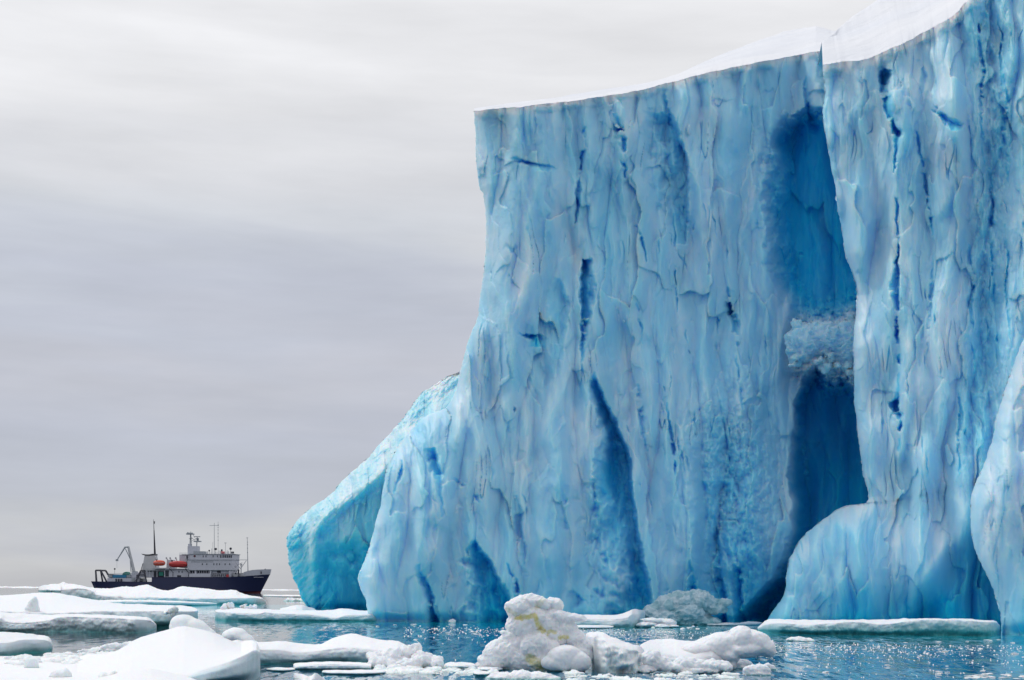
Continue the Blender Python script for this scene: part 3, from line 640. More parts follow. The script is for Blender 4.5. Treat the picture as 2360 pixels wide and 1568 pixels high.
def blobs(name, Y0, items, voxel, seed, parent=None, material=None, rough=1.0, wetz=.25, stains=None, wetmax=.9, facets=.0, wetbase=.08, crisp=False):
    """ice lumps fused into one surface. items: (px, py, rx, ry, dY, rY, turn) in picture units except dY and rY (metres)"""
    bm = bmesh.new()
    for k, (px, py, rx, ry, dY, rY, turn) in enumerate(items):
        c = W(px, py, Y0 + dY); u = (Y0 + dY) / F
        g = bmesh.ops.create_icosphere(bm, subdivisions=3, radius=1.0)
        R = Matrix.Rotation(math.radians(turn), 4, 'Y')
        for v in g['verts']:
            p = R @ Vector((v.co.x * rx * u, v.co.y * rY, v.co.z * ry * u)); v.co = Vector(c) + p
    me = bpy.data.meshes.new('tmp'); bm.to_mesh(me); bm.free()
    o = bpy.data.objects.new('tmp', me); COL.objects.link(o)
    md = o.modifiers.new('r', 'REMESH'); md.mode = 'VOXEL'; md.voxel_size = voxel; md.use_smooth_shade = True
    sm = o.modifiers.new('s', 'SMOOTH'); sm.factor = .5; sm.iterations = 3
    dg = bpy.context.evaluated_depsgraph_get(); me2 = bpy.data.meshes.new_from_object(o.evaluated_get(dg))
    bpy.data.objects.remove(o); me2.name = name
    n = len(me2.vertices); V = np.empty(n * 3, np.float32); me2.vertices.foreach_get('co', V); V = V.reshape(-1, 3).astype(float)
    Nn = np.empty(n * 3, np.float32); me2.vertices.foreach_get('normal', Nn); Nn = Nn.reshape(-1, 3)
    u = Y0 / F; L = 26 * u
    d = 9 * u * fbm(V[:, 0] / L, V[:, 1] / L, V[:, 2] / L, seed=seed, oct=5, gain=.55)
    bl = np.abs(perlin(V[:, 0] / (L * .55), V[:, 1] / (L * .55), V[:, 2] / (L * .55), seed + 5)); d += 7 * u * (bl - .22)
    bl2 = np.abs(perlin(V[:, 0] / (L * .22), V[:, 1] / (L * .22), V[:, 2] / (L * .22), seed + 6)); d += 2.6 * u * (bl2 - .22)
    if material is not None or crisp: d = 9 * u * fbm(V[:, 0] / L, V[:, 1] / L, V[:, 2] / L, seed=seed, oct=5, gain=.55) - 9 * u * (bl - .22) - 3.0 * u * (bl2 - .22)
    V2 = V + Nn * (rough * d)[:, None]
    me2.vertices.foreach_set('co', V2.astype(np.float32).ravel())
    wet = wetbase + np.clip(1 - V2[:, 2] / wetz, 0, 1) ** 1.2 * wetmax + .25 * facets * (fbm(V[:, 0] / L, V[:, 1] / L, V[:, 2] / L, seed=seed + 50, oct=2) > .1)
    a = me2.attributes.new('wet', 'FLOAT', 'POINT'); a.data.foreach_set('value', wet.astype(np.float32))
    if stains:
        # picture position of every vertex is only used to say where on the lump the algae grow
        X, Yv, Z = V2.T; dx = X * F / Yv; dz = (Z - H) * F / Yv; sx = CX + dx * RC + dz * RS; sy = CY - (-dx * RS + dz * RC)
        s = np.zeros(n)
        for pl, w, k in stains:
            s = np.maximum(s, k * (1 - sst(w * .35, w, poly_dist(sx, sy, pl) + 3.5 * fbm(sx / 9., sy / 9., seed=8, oct=3))))
        a = me2.attributes.new('stain', 'FLOAT', 'POINT'); a.data.foreach_set('value', s.astype(np.float32))
    return link_mesh(name, me2, material or M_CHUNK, parent)

# --- foreground floe with the big snow hump (lower left)
def near_floe():
    r = floe_root(380, 1560, 33, 'largest foreground snow floe with a broad smooth hump and shaded right flank')
    loaf('snow_hump', [(-160, 1640), (200, 1640), (430, 1640), (520, 1618), (570, 1590), (600, 1572)],
         [(-160, 1600), (200, 1600), (400, 1568), (430, 1558), (508, 1534), (566, 1513), (588, 1505), (600, 1522)],
         [(-160, 1535), (0, 1532), (41, 1540), (115, 1544), (164, 1534), (205, 1522), (246, 1509), (279, 1496), (312, 1472), (361, 1458), (387, 1451), (415, 1442), (451, 1448), (487, 1457), (516, 1470), (557, 1489), (585, 1499), (598, 1512)],
         7.5, 11, 501, r, rough=.35, ease=.75, Y0=27.5, p=14, wet_shade_min=.5, wetmax=.66, lip=.15, under=1.1)  # wet tint also puts the flank's shade into the wall colour
    loaf('snow_drift', [(-160, 1680), (300, 1680), (478, 1640)], [(-160, 1620), (300, 1600), (478, 1590)],
         [(-160, 1556), (60, 1560), (150, 1562), (230, 1560), (290, 1545), (340, 1540), (372, 1546), (420, 1558), (452, 1568), (478, 1585)], 2.6, 5, 502, r, rough=.35, Y0=24.6, p=10, ease=.7)
    blobs('ice_block', 27.4, [(134, 1566, 21, 24, 0, .22, 0), (150, 1564, 14, 24, 0, .2, 0), (122, 1574, 18, 16, 0, .2, 0)], .018, 503, r, rough=.35, wetbase=.33)
    blobs('ice_block', 27.2, [(240, 1568, 15, 20, 0, .2, 0), (262, 1568, 15, 22, 0, .2, 0), (252, 1572, 22, 20, 0, .2, 0)], .018, 504, r, rough=.4, wetbase=.33)
    blobs('ice_ridge', 37, [(424, 1438, 31, 22, 0, .5, 8), (452, 1446, 34, 19, 0, .5, 24), (482, 1462, 16, 13, .1, .4, 40), (410, 1446, 19, 20, 0, .4, 0), (500, 1470, 16, 8, .2, .4, 20)], .03, 505, r, rough=.12, wetbase=.34)
near_floe()

# --- middle floe running from the hump to the rubble at x 1020
def middle_floe():
    r = floe_root(760, 1530, 38, 'wavy white floe in the middle foreground, rising to a low peak beside crumbled rubble')
    loaf('floe_slab', [(545, 1536), (597, 1534), (684, 1530), (744, 1528), (799, 1527), (870, 1532), (960, 1534)],
         [(545, 1500), (597, 1499), (640, 1498), (684, 1507), (731, 1501), (765, 1497), (800, 1494), (850, 1497), (900, 1502), (960, 1512)],
         [(545, 1475), (589, 1481), (620, 1480), (650, 1477), (690, 1484), (737, 1487), (752, 1479), (766, 1471), (790, 1464), (813, 1459), (840, 1467), (881, 1476), (911, 1476), (936, 1486), (960, 1500)],
         2.4, 4.5, 511, r, rough=.5, ease=.62, p=12, wetmax=1.0, wet_shade_min=.22)
    blobs('ice_ridge', 41, [(546, 1466, 27, 19, 0, .5, 10), (531, 1468, 19, 17, 0, .5, 0), (566, 1476, 22, 16, 0, .5, 35), (585, 1487, 16, 9, 0, .4, 20)], .03, 512, r, rough=.2, wetbase=.28)
    blobs('rubble', 35.2, [(880, 1530, 34, 17, 0, .5, 0), (905, 1512, 30, 18, .3, .5, -10), (940, 1505, 22, 17, .4, .4, -20), (958, 1500, 13, 16, .4, .3, 10), (975, 1520, 26, 17, .1, .5, 0), (1003, 1528, 20, 14, 0, .4, 0), (930, 1532, 50, 15, -.1, .5, 0), (868, 1516, 20, 12, .2, .4, 0)],
          .022, 513, r, rough=.95, wetz=.10, wetbase=.12)
middle_floe()
t = floe_root(766, 1540, 36, 'thin flat ice slab floating in front of the wavy middle floe')
loaf('slab_body', [(676, 1545), (766, 1547), (856, 1545)], [(676, 1538), (700, 1533), (766, 1531), (820, 1532), (856, 1537)], [(676, 1530), (766, 1527), (856, 1530)], .8, 1.3, 521, t, rough=.8)
t = floe_root(820, 1550, 34, 'narrow low ice strip floating below the flat slab in the middle foreground')
loaf('slab_body', [(742, 1554), (820, 1557), (888, 1554)], [(742, 1549), (820, 1550), (888, 1549)], [(742, 1547), (820, 1546), (888, 1547)], .5, .9, 522, t, rough=.8)
t = floe_root(645, 1545, 34, 'small flat sliver of ice between the snow hump and the flat slab')
loaf('slab_body', [(614, 1546), (645, 1549), (680, 1546)], [(614, 1543), (645, 1543), (680, 1543)], [(614, 1541), (645, 1540), (680, 1541)], .5, .8, 523, t, rough=.8)
t = floe_root(712, 1560, 31, 'split white ice chunk with a ridge, cut by the bottom edge of the picture')
loaf('slab_body', [(677, 1582), (712, 1590), (752, 1580)], [(677, 1566), (700, 1566), (712, 1572), (722, 1562), (745, 1572), (752, 1578)], [(677, 1552), (700, 1555), (715, 1560), (728, 1550), (742, 1560), (752, 1572)], .35, .9, 524, t, rough=.8)

# --- floes at the left, behind
t = floe_root(60, 1490, 40, 'thick flat-topped floe cut by the left edge, above the slush')
loaf('floe_slab', [(-120, 1520), (0, 1515), (55, 1508), (104, 1505), (120, 1500)], [(-120, 1490), (0, 1483), (20, 1483), (46, 1475), (82, 1474), (109, 1476), (118, 1484), (121, 1492)],
     [(-120, 1455), (0, 1457), (49, 1459), (74, 1466), (95, 1473), (118, 1480), (121, 1486)], 2.6, 5, 531, t, rough=.7, p=16, wet_shade_min=.34)
t = floe_root(200, 1440, 60, 'long thick slab with scalloped grey side and green waterline at the left')
loaf('floe_slab', [(-120, 1455), (0, 1457.5), (118, 1457), (246, 1459.5), (339, 1460), (360, 1452)],
     [(-120, 1415), (0, 1422), (16, 1436), (60, 1437), (109, 1431), (137, 1422), (178, 1422), (250, 1425), (336, 1428), (352, 1435), (361, 1444)],
     [(-120, 1408), (0, 1411), (55, 1414), (131, 1418), (200, 1420), (334, 1424.5), (350, 1430), (361, 1440)], 3.5, 7, 541, t, rough=.8, p=14, wet_shade_min=.27, wetmax=.85)
def big_left():
    r = floe_root(220, 1420, 70, 'broad bright snow floe at the left with a pointed block standing on it')
    loaf('floe_slab', [(-140, 1440), (60, 1442), (250, 1446), (358, 1447), (405, 1448), (454, 1444)],
         [(-140, 1405), (60, 1412), (126, 1415), (175, 1412), (232, 1408.5), (301, 1410), (383, 1408), (440, 1411), (456, 1414)],
         [(-140, 1376), (0, 1373), (55, 1369), (109, 1365), (150, 1370), (219, 1383), (273, 1392), (355, 1398.5), (400, 1402), (454, 1409)], 22, 30, 551, r, rough=.5, p=18, wet_shade_min=.42, wetmax=1.1, under=.5)
    blobs('ice_block', 70, [(75, 1406, 17, 14, 0, .4, 0), (76, 1401, 14.5, 15, 0, .35, 0), (77, 1396, 12, 15, 0, .3, 0), (79, 1391, 9, 14, 0, .25, 0), (80, 1386, 6, 11, 0, .2, 0), (72, 1412, 20, 6, 0, .5, 0)], .03, 552, r, rough=.25, wetbase=.42, wetz=.01)
    blobs('ice_block', 66.5, [(399, 1409, 7, 7, 0, .3, 20), (404, 1405, 5, 7, 0, .3, 0), (392, 1412, 14, 3, 0, .3, 0)], .02, 553, r, rough=.9, crisp=True, wetbase=.3, wetz=.01)
big_left()
def far_left():
    r = floe_root(380, 1390, 160, 'long floe with peaked snow ridges directly in front of the ship')
    loaf('floe_slab', [(140, 1386), (220, 1388), (301, 1391), (400, 1393), (492, 1394), (604, 1394.5), (612, 1390)],
         [(140, 1362), (160, 1358), (185, 1356), (215, 1361), (224, 1373), (301, 1379), (383, 1378), (430, 1380), (514, 1382), (560, 1378), (604, 1379), (612, 1387)],
         [(140, 1350), (170, 1347), (191, 1351), (219, 1357), (262, 1356), (287, 1350.5), (301, 1354), (318, 1351), (339, 1347), (353, 1353), (366, 1358.5), (394, 1361), (416, 1350.5), (437, 1354.5), (476, 1356), (506, 1361), (541, 1359), (555, 1368), (585, 1374), (602, 1377), (610, 1383)],
         9, 18, 561, r, rough=.8, p=22, wet_shade_min=.42, wetmax=1.0, ease=.7)
far_left()
t = floe_root(360, 1390, 152, 'low narrow ice strip floating in front of the floe by the ship')
loaf('slab_body', [(215, 1392), (300, 1396), (430, 1397), (500, 1395)], [(215, 1388), (300, 1386), (430, 1389), (500, 1391.5)], [(215, 1384), (290, 1382), (400, 1385), (500, 1390)], 3, 6, 571, t, rough=.8, wet_shade_min=.4)
t = floe_root(116, 1345, 300, 'distant grey-white floe left of the ship with a small peak on top')
loaf('floe_slab', [(88, 1364), (120, 1365), (205, 1366)], [(88, 1360), (120, 1360), (205, 1361)], [(88, 1353), (109, 1347), (135, 1346), (140, 1343.5), (146, 1340), (153, 1345), (170, 1347), (205, 1354)], 15, 30, 575, t, rough=.8, wet_shade_min=.5)
t = floe_root(112, 1358, 260, 'small low grey floe at far left just below the horizon')
loaf('floe_slab', [(94, 1364.5), (115, 1365), (142, 1364.5)], [(94, 1360), (110, 1358.5), (116, 1361), (142, 1358.5)], [(94, 1358), (110, 1357), (116, 1359), (142, 1357.5)], 4, 8, 577, t, rough=.8, wet_shade_min=.6)

# --- floe in the centre left, between the ship and the iceberg
def centre_floe():
    r = floe_root(690, 1420, 85, 'long thin floe between the ship and the iceberg foot with green waterline')
    loaf('floe_slab', [(496, 1430), (560, 1432.5), (700, 1433), (780, 1432), (880, 1433.5), (898, 1433)],
         [(496, 1412), (520, 1411), (560, 1413), (595, 1416), (612, 1411), (640, 1415), (700, 1416), (735, 1419), (770, 1425), (800, 1418), (850, 1416), (889, 1417), (896, 1426)],
         [(496, 1407), (520, 1404), (560, 1402), (600, 1405), (660, 1407), (731, 1408), (765, 1406), (796, 1401.5), (824, 1408), (860, 1411), (889, 1413.5), (896, 1422)], 8, 14, 581, r, rough=.9, p=16, wet_shade_min=.32)
    blobs('crumbs_and_glints', 92, [(521, 1404, 5, 5, 0, .3, 0), (532, 1400, 6, 5, 0, .3, 0), (545, 1404, 6, 4, 0, .3, 0), (558, 1397, 6, 6, 0, .3, 0), (566, 1402, 6, 5, 0, .3, 0), (582, 1400, 7, 4, 0, .3, 0), (540, 1408, 24, 4, 0, .4, 0)], .03, 582, r, rough=1.5, crisp=True, wetz=.01)
centre_floe()
t = floe_root(690, 1403, 112, 'low domed ice mound behind the long thin floe at the iceberg foot')
loaf('floe_slab', [(645, 1412), (690, 1415), (728, 1412)], [(645, 1408), (690, 1408), (728, 1409)], [(645, 1403), (668, 1397), (690, 1395), (706, 1397), (712, 1400), (722, 1401), (728, 1406)], 2.5, 6, 585, t, rough=.8)
t = floe_root(650, 1375, 330, 'thin sheet of ice on the water between the ship bow and the iceberg')
loaf('floe_slab', [(606, 1374.8), (650, 1376.5), (760, 1377.5)], [(606, 1373), (650, 1374), (760, 1375)], [(606, 1371), (650, 1371.5), (760, 1372.5)], 20, 40, 587, t, rough=.6, wet_shade_min=.1)
t = floe_root(680, 1385, 220, 'crumbled grey-green ice rubble beside the iceberg waterline at left')
blobs('rubble', 225, [(668, 1384, 8, 5, 0, 1.5, 0), (680, 1386, 14, 4, 0, 2, 0), (694, 1386, 14, 5, 0, 2, 0), (706, 1388, 12, 6, 0, 2, 0), (662, 1387, 8, 3, 0, 1.5, 0)], .12, 588, t, rough=.9, wetz=.3, wetbase=.3)

# --- pieces between the sculpted chunk and the cave
t = floe_root(1400, 1430, 79, 'smooth low floe with a raised tip just behind the yellow-stained chunk')
loaf('floe_slab', [(1310, 1443), (1400, 1446.5), (1470, 1447), (1488, 1440)], [(1310, 1428), (1335, 1427), (1400, 1428), (1440, 1427), (1462, 1416), (1486, 1411), (1489, 1420)],
     [(1310, 1420), (1335, 1417), (1400, 1417.5), (1430, 1417), (1448, 1409), (1462, 1403), (1475, 1406), (1487, 1408), (1489, 1415)], 1.2, 2.4, 591, t, rough=.7, p=14, wet_shade_min=.3, wetmax=.9)
t = floe_root(1370, 1444, 77, 'flat white slab beside the tip of the yellow-stained chunk')
loaf('slab_body', [(1318, 1448), (1370, 1450), (1414, 1448)], [(1318, 1445), (1370, 1445), (1414, 1446)], [(1318, 1442), (1370, 1440), (1414, 1443)], 1.5, 3, 592, t, rough=.6, wet_shade_min=.1)
t = floe_root(1515, 1435, 78, 'stack of pale broken slabs in front of the jagged grey ice')
blobs('slab_stack', 79, [(1505, 1430, 32, 5, .3, .8, 3), (1535, 1434, 26, 8, .4, .8, 6), (1492, 1440, 26, 6, 0, .7, -4), (1525, 1444, 20, 4, -.3, .6, 0), (1550, 1443, 16, 4, 0, .6, 0)], .035, 593, t, rough=.45, wetz=.12, wetbase=.16)
t = floe_root(1600, 1430, 85, 'jagged grey-green leaning ice block at the cave mouth', cat='ice block', name='ice_block')
blobs('block_body', 85.5, [(1500, 1412, 34, 16, 0, .8, -24), (1535, 1398, 34, 26, .1, .9, -28), (1530, 1424, 44, 20, -.2, .9, 0), (1575, 1388, 34, 26, .1, .9, -8), (1610, 1384, 36, 24, .2, .9, 6), (1580, 1412, 40, 26, -.1, .9, 0),
      (1640, 1396, 22, 20, .3, .7, 30), (1668, 1391, 17, 8, .2, .5, -8), (1654, 1402, 26, 10, .2, .6, 10), (1610, 1432, 54, 12, .2, .7, 0), (1560, 1438, 60, 8, 0, .7, 0), (1622, 1410, 34, 10, .5, .5, 0)], .045, 594, t, material=M_OLDICE, rough=1.0, wetz=.5, wetbase=.45, wetmax=.5, facets=1.0)
t = floe_root(1695, 1438, 84, 'low crumbly ice shelf at the dark cave entrance')
loaf('floe_slab', [(1630, 1443), (1695, 1443), (1756, 1441)], [(1630, 1440), (1695, 1438), (1756, 1437)], [(1630, 1438), (1670, 1436), (1695, 1435), (1735, 1432), (1756, 1435)], 1.6, 3, 595, t, rough=1.6, material=M_OLDICE, wet_shade_min=.2, wetmax=.5)

# --- long flat floe at the foot of the mound
def right_floe():
    r = floe_root(2020, 1450, 68, 'long flat-topped floe with turquoise underside lying before the rounded mound')
    loaf('floe_slab', [(1746, 1455), (1779, 1461), (1850, 1463), (1941, 1464.5), (2060, 1465), (2147, 1465.5), (2250, 1468), (2290, 1467), (2304, 1462)],
         [(1746, 1450), (1765, 1438), (1800, 1436), (1850, 1441), (1900, 1438), (1960, 1433.5), (2000, 1436), (2030, 1441), (2059, 1438), (2090, 1432), (2141, 1428), (2236, 1430), (2262, 1434), (2295, 1433), (2303, 1444)],
         [(1746, 1446), (1767, 1427), (1791, 1426), (1811, 1428.5), (1850, 1429), (2000, 1429), (2070, 1427.5), (2085, 1425.5), (2096, 1427), (2141, 1427), (2236, 1428.5), (2250, 1431), (2295, 1431), (2303, 1440)], 2.3, 4.2, 601, r, rough=.8, p=26, wet_shade_min=.5, wetmax=1.25, under=.3)
right_floe()

# --- sculpted chunk with yellow algae, the wedge and the right-hand floe
def sculpted():
    Y0 = 35.0
    o = blobs('ice_chunk', Y0, [
        (1196, 1400, 32, 24, 0, .42, -20), (1178, 1398, 17, 14, -.05, .25, 0), (1226, 1388, 26, 21, .05, .35, 15), (1244, 1388, 28, 16, 0, .3, 25), (1202, 1383, 12, 10, 0, .2, 0), (1222, 1376, 13, 10, 0, .2, 0),
        (1282, 1396, 17, 16, .12, .25, 10), (1270, 1388, 12, 10, .1, .2, 0),
        (1225, 1425, 46, 34, .05, .45, 10), (1205, 1440, 40, 34, .05, .45, 0), (1262, 1436, 42, 32, .1, .42, 20), (1290, 1422, 36, 14, -.02, .3, 18), (1318, 1423, 32, 9, -.05, .25, 8), (1336, 1426, 18, 6, -.05, .2, 8),
        (1300, 1448, 34, 26, .1, .35, 25), (1322, 1470, 34, 22, .15, .4, 30), (1230, 1470, 60, 32, .15, .5, 0), (1345, 1488, 20, 18, .1, .3, 20),
        (1176, 1468, 20, 14, -.05, .25, 0), (1160, 1458, 8, 6, -.05, .15, 0), (1185, 1485, 40, 26, .05, .4, 0),
        (1146, 1494, 26, 19, -.1, .32, -15), (1158, 1510, 46, 34, -.1, .45, 0), (1126, 1526, 26, 15, -.05, .3, 20), (1110, 1536, 16, 9, 0, .25, 10), (1195, 1520, 50, 34, -.1, .4, 0),
        (1244, 1482, 24, 22, -.35, .25, 20), (1226, 1492, 30, 30, -.32, .28, 0), (1262, 1500, 32, 28, -.25, .28, 0), (1240, 1524, 44, 30, -.2, .35, 0),
        (1330, 1515, 36, 32, .05, .4, 0), (1280, 1466, 34, 26, .1, .4, 0)], .017, 701, None, rough=.55, wetz=.10, wetmax=.75, wetbase=.05, crisp=True,
        stains=[([(1193, 1424), (1206, 1423), (1232, 1418), (1234, 1426), (1240, 1440), (1252, 1456)], 8, .95), ([(1206, 1424), (1203, 1429)], 5, .9), ([(1262, 1462), (1268, 1454), (1280, 1457)], 6, .7), ([(1290, 1471), (1308, 1468)], 7, .85),
                ([(1236, 1400), (1250, 1384)], 10, .3), ([(1170, 1406), (1186, 1414)], 8, .35), ([(1222, 1518), (1245, 1536)], 17, .8)])
    o.name = 'ice_chunk'; tag(o, 'tall sculpted lump of white ice streaked with yellow-green algae, in the foreground centre', 'ice chunk')
    o = blobs('ice_dome', 34.3, [(1300, 1516, 42, 30, 0, .38, -12), (1290, 1528, 44, 22, 0, .35, 0), (1326, 1524, 38, 26, 0, .35, 10)], .018, 711, None, rough=.22, wetz=.08, wetmax=.8, wetbase=.12)
    tag(o, 'smooth half-dome of ice leaning against the front of the yellow-stained chunk', 'ice chunk')
    r = floe_root(1410, 1520, 34.5, 'angular wedge-shaped ice piece between the stained chunk and the humped floe', cat='ice chunk', name='ice_wedge')
    loaf('wedge_body', [(1350, 1540), (1380, 1550), (1430, 1553), (1474, 1552), (1484, 1545)], [(1350, 1476), (1356, 1470), (1382, 1474), (1420, 1492), (1445, 1502), (1474, 1504), (1484, 1514)],
         [(1350, 1462), (1356, 1457), (1383, 1456), (1406, 1466), (1436, 1480), (1455, 1484), (1473, 1487), (1484, 1496)], 1.0, 1.6, 721, r, rough=1.3, p=8, wet_shade_min=.26, wetmax=.6, material=M_CHUNK)
    r = floe_root(1640, 1500, 35.5, 'humped white floe with an overhanging right end in the right foreground')
    loaf('floe_slab', [(1478, 1532), (1540, 1545), (1600, 1548), (1660, 1548), (1692, 1543), (1700, 1535)],
         [(1478, 1506), (1520, 1508), (1560, 1516), (1600, 1519), (1640, 1522), (1680, 1523), (1694, 1526), (1700, 1530)],
         [(1474, 1487), (1488, 1479), (1500, 1474), (1543, 1473), (1570, 1475), (1601, 1478), (1616, 1470), (1635, 1463), (1668, 1456), (1690, 1450), (1700, 1460)], 1.0, 1.8, 731, r, rough=.7, p=20, wet_shade_min=.2, wetmax=.8, ease=.75)
    blobs('overhang', 35.6, [(1708, 1474, 32, 32, 0, .5, 0), (1740, 1480, 38, 28, 0, .5, 15), (1760, 1492, 27, 22, -.05, .45, 20), (1660, 1490, 46, 32, .1, .5, -10), (1720, 1496, 52, 20, -.1, .45, -5), (1775, 1502, 14, 14, -.05, .3, 0), (1680, 1510, 26, 18, 0, .45, 20), (1686, 1528, 12, 16, 0, .3, 0), (1610, 1500, 40, 20, .1, .5, 0)],
          .02, 732, r, rough=.32, wetz=.05, wetbase=.02, wetmax=.6)
    blobs('rubble', 34.4, [(1500, 1518, 24, 18, 0, .3, 0), (1520, 1530, 26, 16, 0, .3, 0), (1550, 1538, 30, 12, -.1, .3, 0), (1580, 1530, 28, 15, 0, .3, 0), (1610, 1535, 28, 14, 0, .3, 0), (1640, 1534, 28, 14, 0, .3, 0), (1668, 1536, 20, 13, 0, .3, 0), (1600, 1546, 60, 8, -.1, .3, 0), (1490, 1545, 24, 10, -.1, .3, 0)],
          .02, 733, r, rough=.8, wetz=.06, wetbase=.1, wetmax=.6)
sculpted()

# ------------------------------------------------------------------ loose lumps, one object each
def one_lump(label, px, py, w, h, seed, cat='ice chunk', wetbase=.1, rough=.45, name='ice_chunk'):
    Y = float(WD(px, py)); k = [(px - w * .18, py - h * .35, w * .34, h * .6, 0, w * .25 * Y / F, 0), (px + w * .12, py - h * .4, w * .36, h * .62, 0, w * .25 * Y / F, 8), (px, py - h * .1, w * .5, h * .4, 0, w * .3 * Y / F, 0)]
    rng = random.Random(seed)
    for _ in range(3): k.append((px + rng.uniform(-.35, .35) * w, py - rng.uniform(.1, .6) * h, w * .15, h * .3, 0, w * .15 * Y / F, rng.uniform(-30, 30)))
    o = blobs(name, Y, k, max(.014, w * Y / F / 46), seed, None, rough=rough, wetbase=wetbase, wetz=.06); tag(o, label, cat); return o
one_lump('rounded ice lump floating under the overhanging floe, left of two smaller lumps', 1714, 1541, 46, 20, 741)
one_lump('half-round white lump, lowest of the three beside the humped floe', 1745, 1556, 66, 24, 742)
one_lump('flat little lump, rightmost of the three beside the humped floe', 1766, 1543, 44, 12, 743)
one_lump('grey angular lump in the slush at lower left', 74, 1542, 36, 26, 744, wetbase=.38)
one_lump('long white fragment floating left below the flat right-hand floe', 1847, 1478, 68, 9, 745)
one_lump('tiny white crumb floating at the foot of the iceberg cliff, left of centre', 1042, 1436, 14, 8, 747)
one_lump('white lump resting in slush behind the big snow hump', 262, 1502, 60, 18, 749, wetbase=.2)
one_lump('tilted lump beside the left shoulder of the big snow hump', 300, 1496, 46, 17, 750, wetbase=.3)
t = floe_root(1200, 1560, 31, 'crumbly white floe piece at the bottom edge below the stained chunk')
blobs('floe_slab', 31.5, [(1160, 1562, 36, 12, 0, .4, 0), (1200, 1560, 34, 14, 0, .4, 0), (1240, 1562, 34, 13, 0, .4, 0), (1270, 1567, 26, 8, 0, .4, 0), (1125, 1568, 18, 6, 0, .3, 0), (1200, 1574, 80, 10, -.2, .5, 0)], .02, 751, t, rough=.55, wetz=.05, wetbase=.12)
for k, (px, py, w, h, lb) in enumerate([(1060, 1540, 70, 12, 'low white ice raft right of the rubble heap'), (1130, 1546, 60, 10, 'low grey-white raft touching the left toe of the stained chunk'),
                                      (1110, 1556, 40, 8, 'small flat raft under the left toe of the stained chunk')]):
    t = floe_root(px, py, float(WD(px, py)), lb)
    loaf('raft_body', [(px - w / 2, py), (px, py + 2), (px + w / 2, py)], [(px - w / 2, py - h * .4), (px, py - h * .55), (px + w / 2, py - h * .4)], [(px - w / 2, py - h * .8), (px - w * .1, py - h), (px + w * .2, py - h * .8), (px + w / 2, py - h * .7)], .6, 1.2, 760 + k, t, rough=1.8)

# brash: many look-alike lumps, copied from a few shapes
def proto(seed, flat):
    rng = random.Random(seed); me = None
    bm = bmesh.new(); bmesh.ops.create_icosphere(bm, subdivisions=4, radius=1.0)
    V = np.array([v.co[:] for v in bm.verts]); n = V.copy()
    # a few planes knock corners off
    for _ in range(9):
        a = np.array([rng.gauss(0, 1), rng.gauss(0, 1), rng.gauss(0, .7)]); a /= np.linalg.norm(a); d = rng.uniform(.55, .85)
        o_ = V @ a - d; V = V - np.outer(np.maximum(o_, 0) * .85, a)
    r = 1 + .22 * fbm(n[:, 0] * 1.5, n[:, 1] * 1.5, n[:, 2] * 1.5, seed=seed, oct=5, gain=.6); V = V * r[:, None]
    V[:, 2] *= flat; V[:, 1] *= rng.uniform(.6, .9)
    for v, c in zip(bm.verts, V): v.co = c
    me = bpy.data.meshes.new('brash_lump'); bm.to_mesh(me); bm.free()
    a = me.attributes.new('wet', 'FLOAT', 'POINT'); a.data.foreach_set('value', (.12 + .5 * np.clip(.15 - V[:, 2] / flat, 0, 1)).astype(np.float32))
    me.materials.append(M_CHUNK); me.polygons.foreach_set('use_smooth', np.ones(len(me.polygons), bool)); return me
PR = [proto(800 + k, .55) for k in range(6)]; PF = [proto(820 + k, .16) for k in range(5)]
def lump(me, px, py, w, label, cat, group, rng, name='brash_lump', sink=.2):
    Y = float(WD(px, py)); p = W(px, py, Y); o = bpy.data.objects.new(name, me); COL.objects.link(o)
    s = w * Y / F / 2; o.location = (p[0], p[1], s * sink * .3); o.scale = (s, s * rng.uniform(.8, 1.4), s * rng.uniform(.6, 1.1)); tl = .05 if me in PF else .25; o.rotation_euler = (rng.uniform(-tl, tl), rng.uniform(-tl, tl), rng.uniform(0, 6.28))
    return tag(o, label, cat, group)
rng = random.Random(11)
def pile(n, xr, yfn, wr, label, group, flatp=.3):
    for _ in range(n):
        px = rng.uniform(*xr); y0, y1 = yfn(px); py = y0 + (y1 - y0) * rng.random() ** .8
        me = rng.choice(PF) if rng.random() < flatp else rng.choice(PR)
        lump(me, px, py, rng.uniform(*wr), label, 'brash ice', group, rng)
pile(95, (18, 330), lambda x: (np.interp(x, [18, 120, 200, 330], [1517, 1508, 1496, 1486]), np.interp(x, [18, 120, 240, 330], [1545, 1538, 1524, 1498])), (8, 38), 'white lump of brash ice in the slush left of the big snow hump', 'brash lumps left of the snow hump')
pile(34, (860, 1110), lambda x: (1536, 1556), (6, 20), 'small brash lump floating below the rubble heap in the middle foreground', 'brash lumps below the rubble heap', .5)
pile(26, (1290, 1720), lambda x: (1552, 1572), (6, 24), 'small brash lump floating along the bottom edge right of centre', 'brash lumps along the bottom edge', .5)
pile(16, (1440, 1740), lambda x: (1444, 1452), (4, 16), 'small ice crumb floating before the jagged grey block', 'crumbs before the cave', .6)
for _ in range(34):
    px = rng.uniform(1800, 2360); py = rng.choice([rng.uniform(1474, 1500), rng.uniform(1500, 1566)])
    lump(rng.choice(PF), px, py, rng.uniform(5, 24), 'small flat fragment drifting on the open blue water at right', 'ice fragment', 'fragments on the open water at right', rng, 'ice_fragment')
for _ in range(26):
    px = rng.uniform(2225, 2400); py = 1557 + rng.uniform(-4, 7)
    lump(rng.choice(PF), px, py, rng.uniform(10, 34), 'flat slush lump in the drifting line at the lower right corner', 'ice fragment', 'line of slush lumps at lower right', rng, 'ice_fragment')
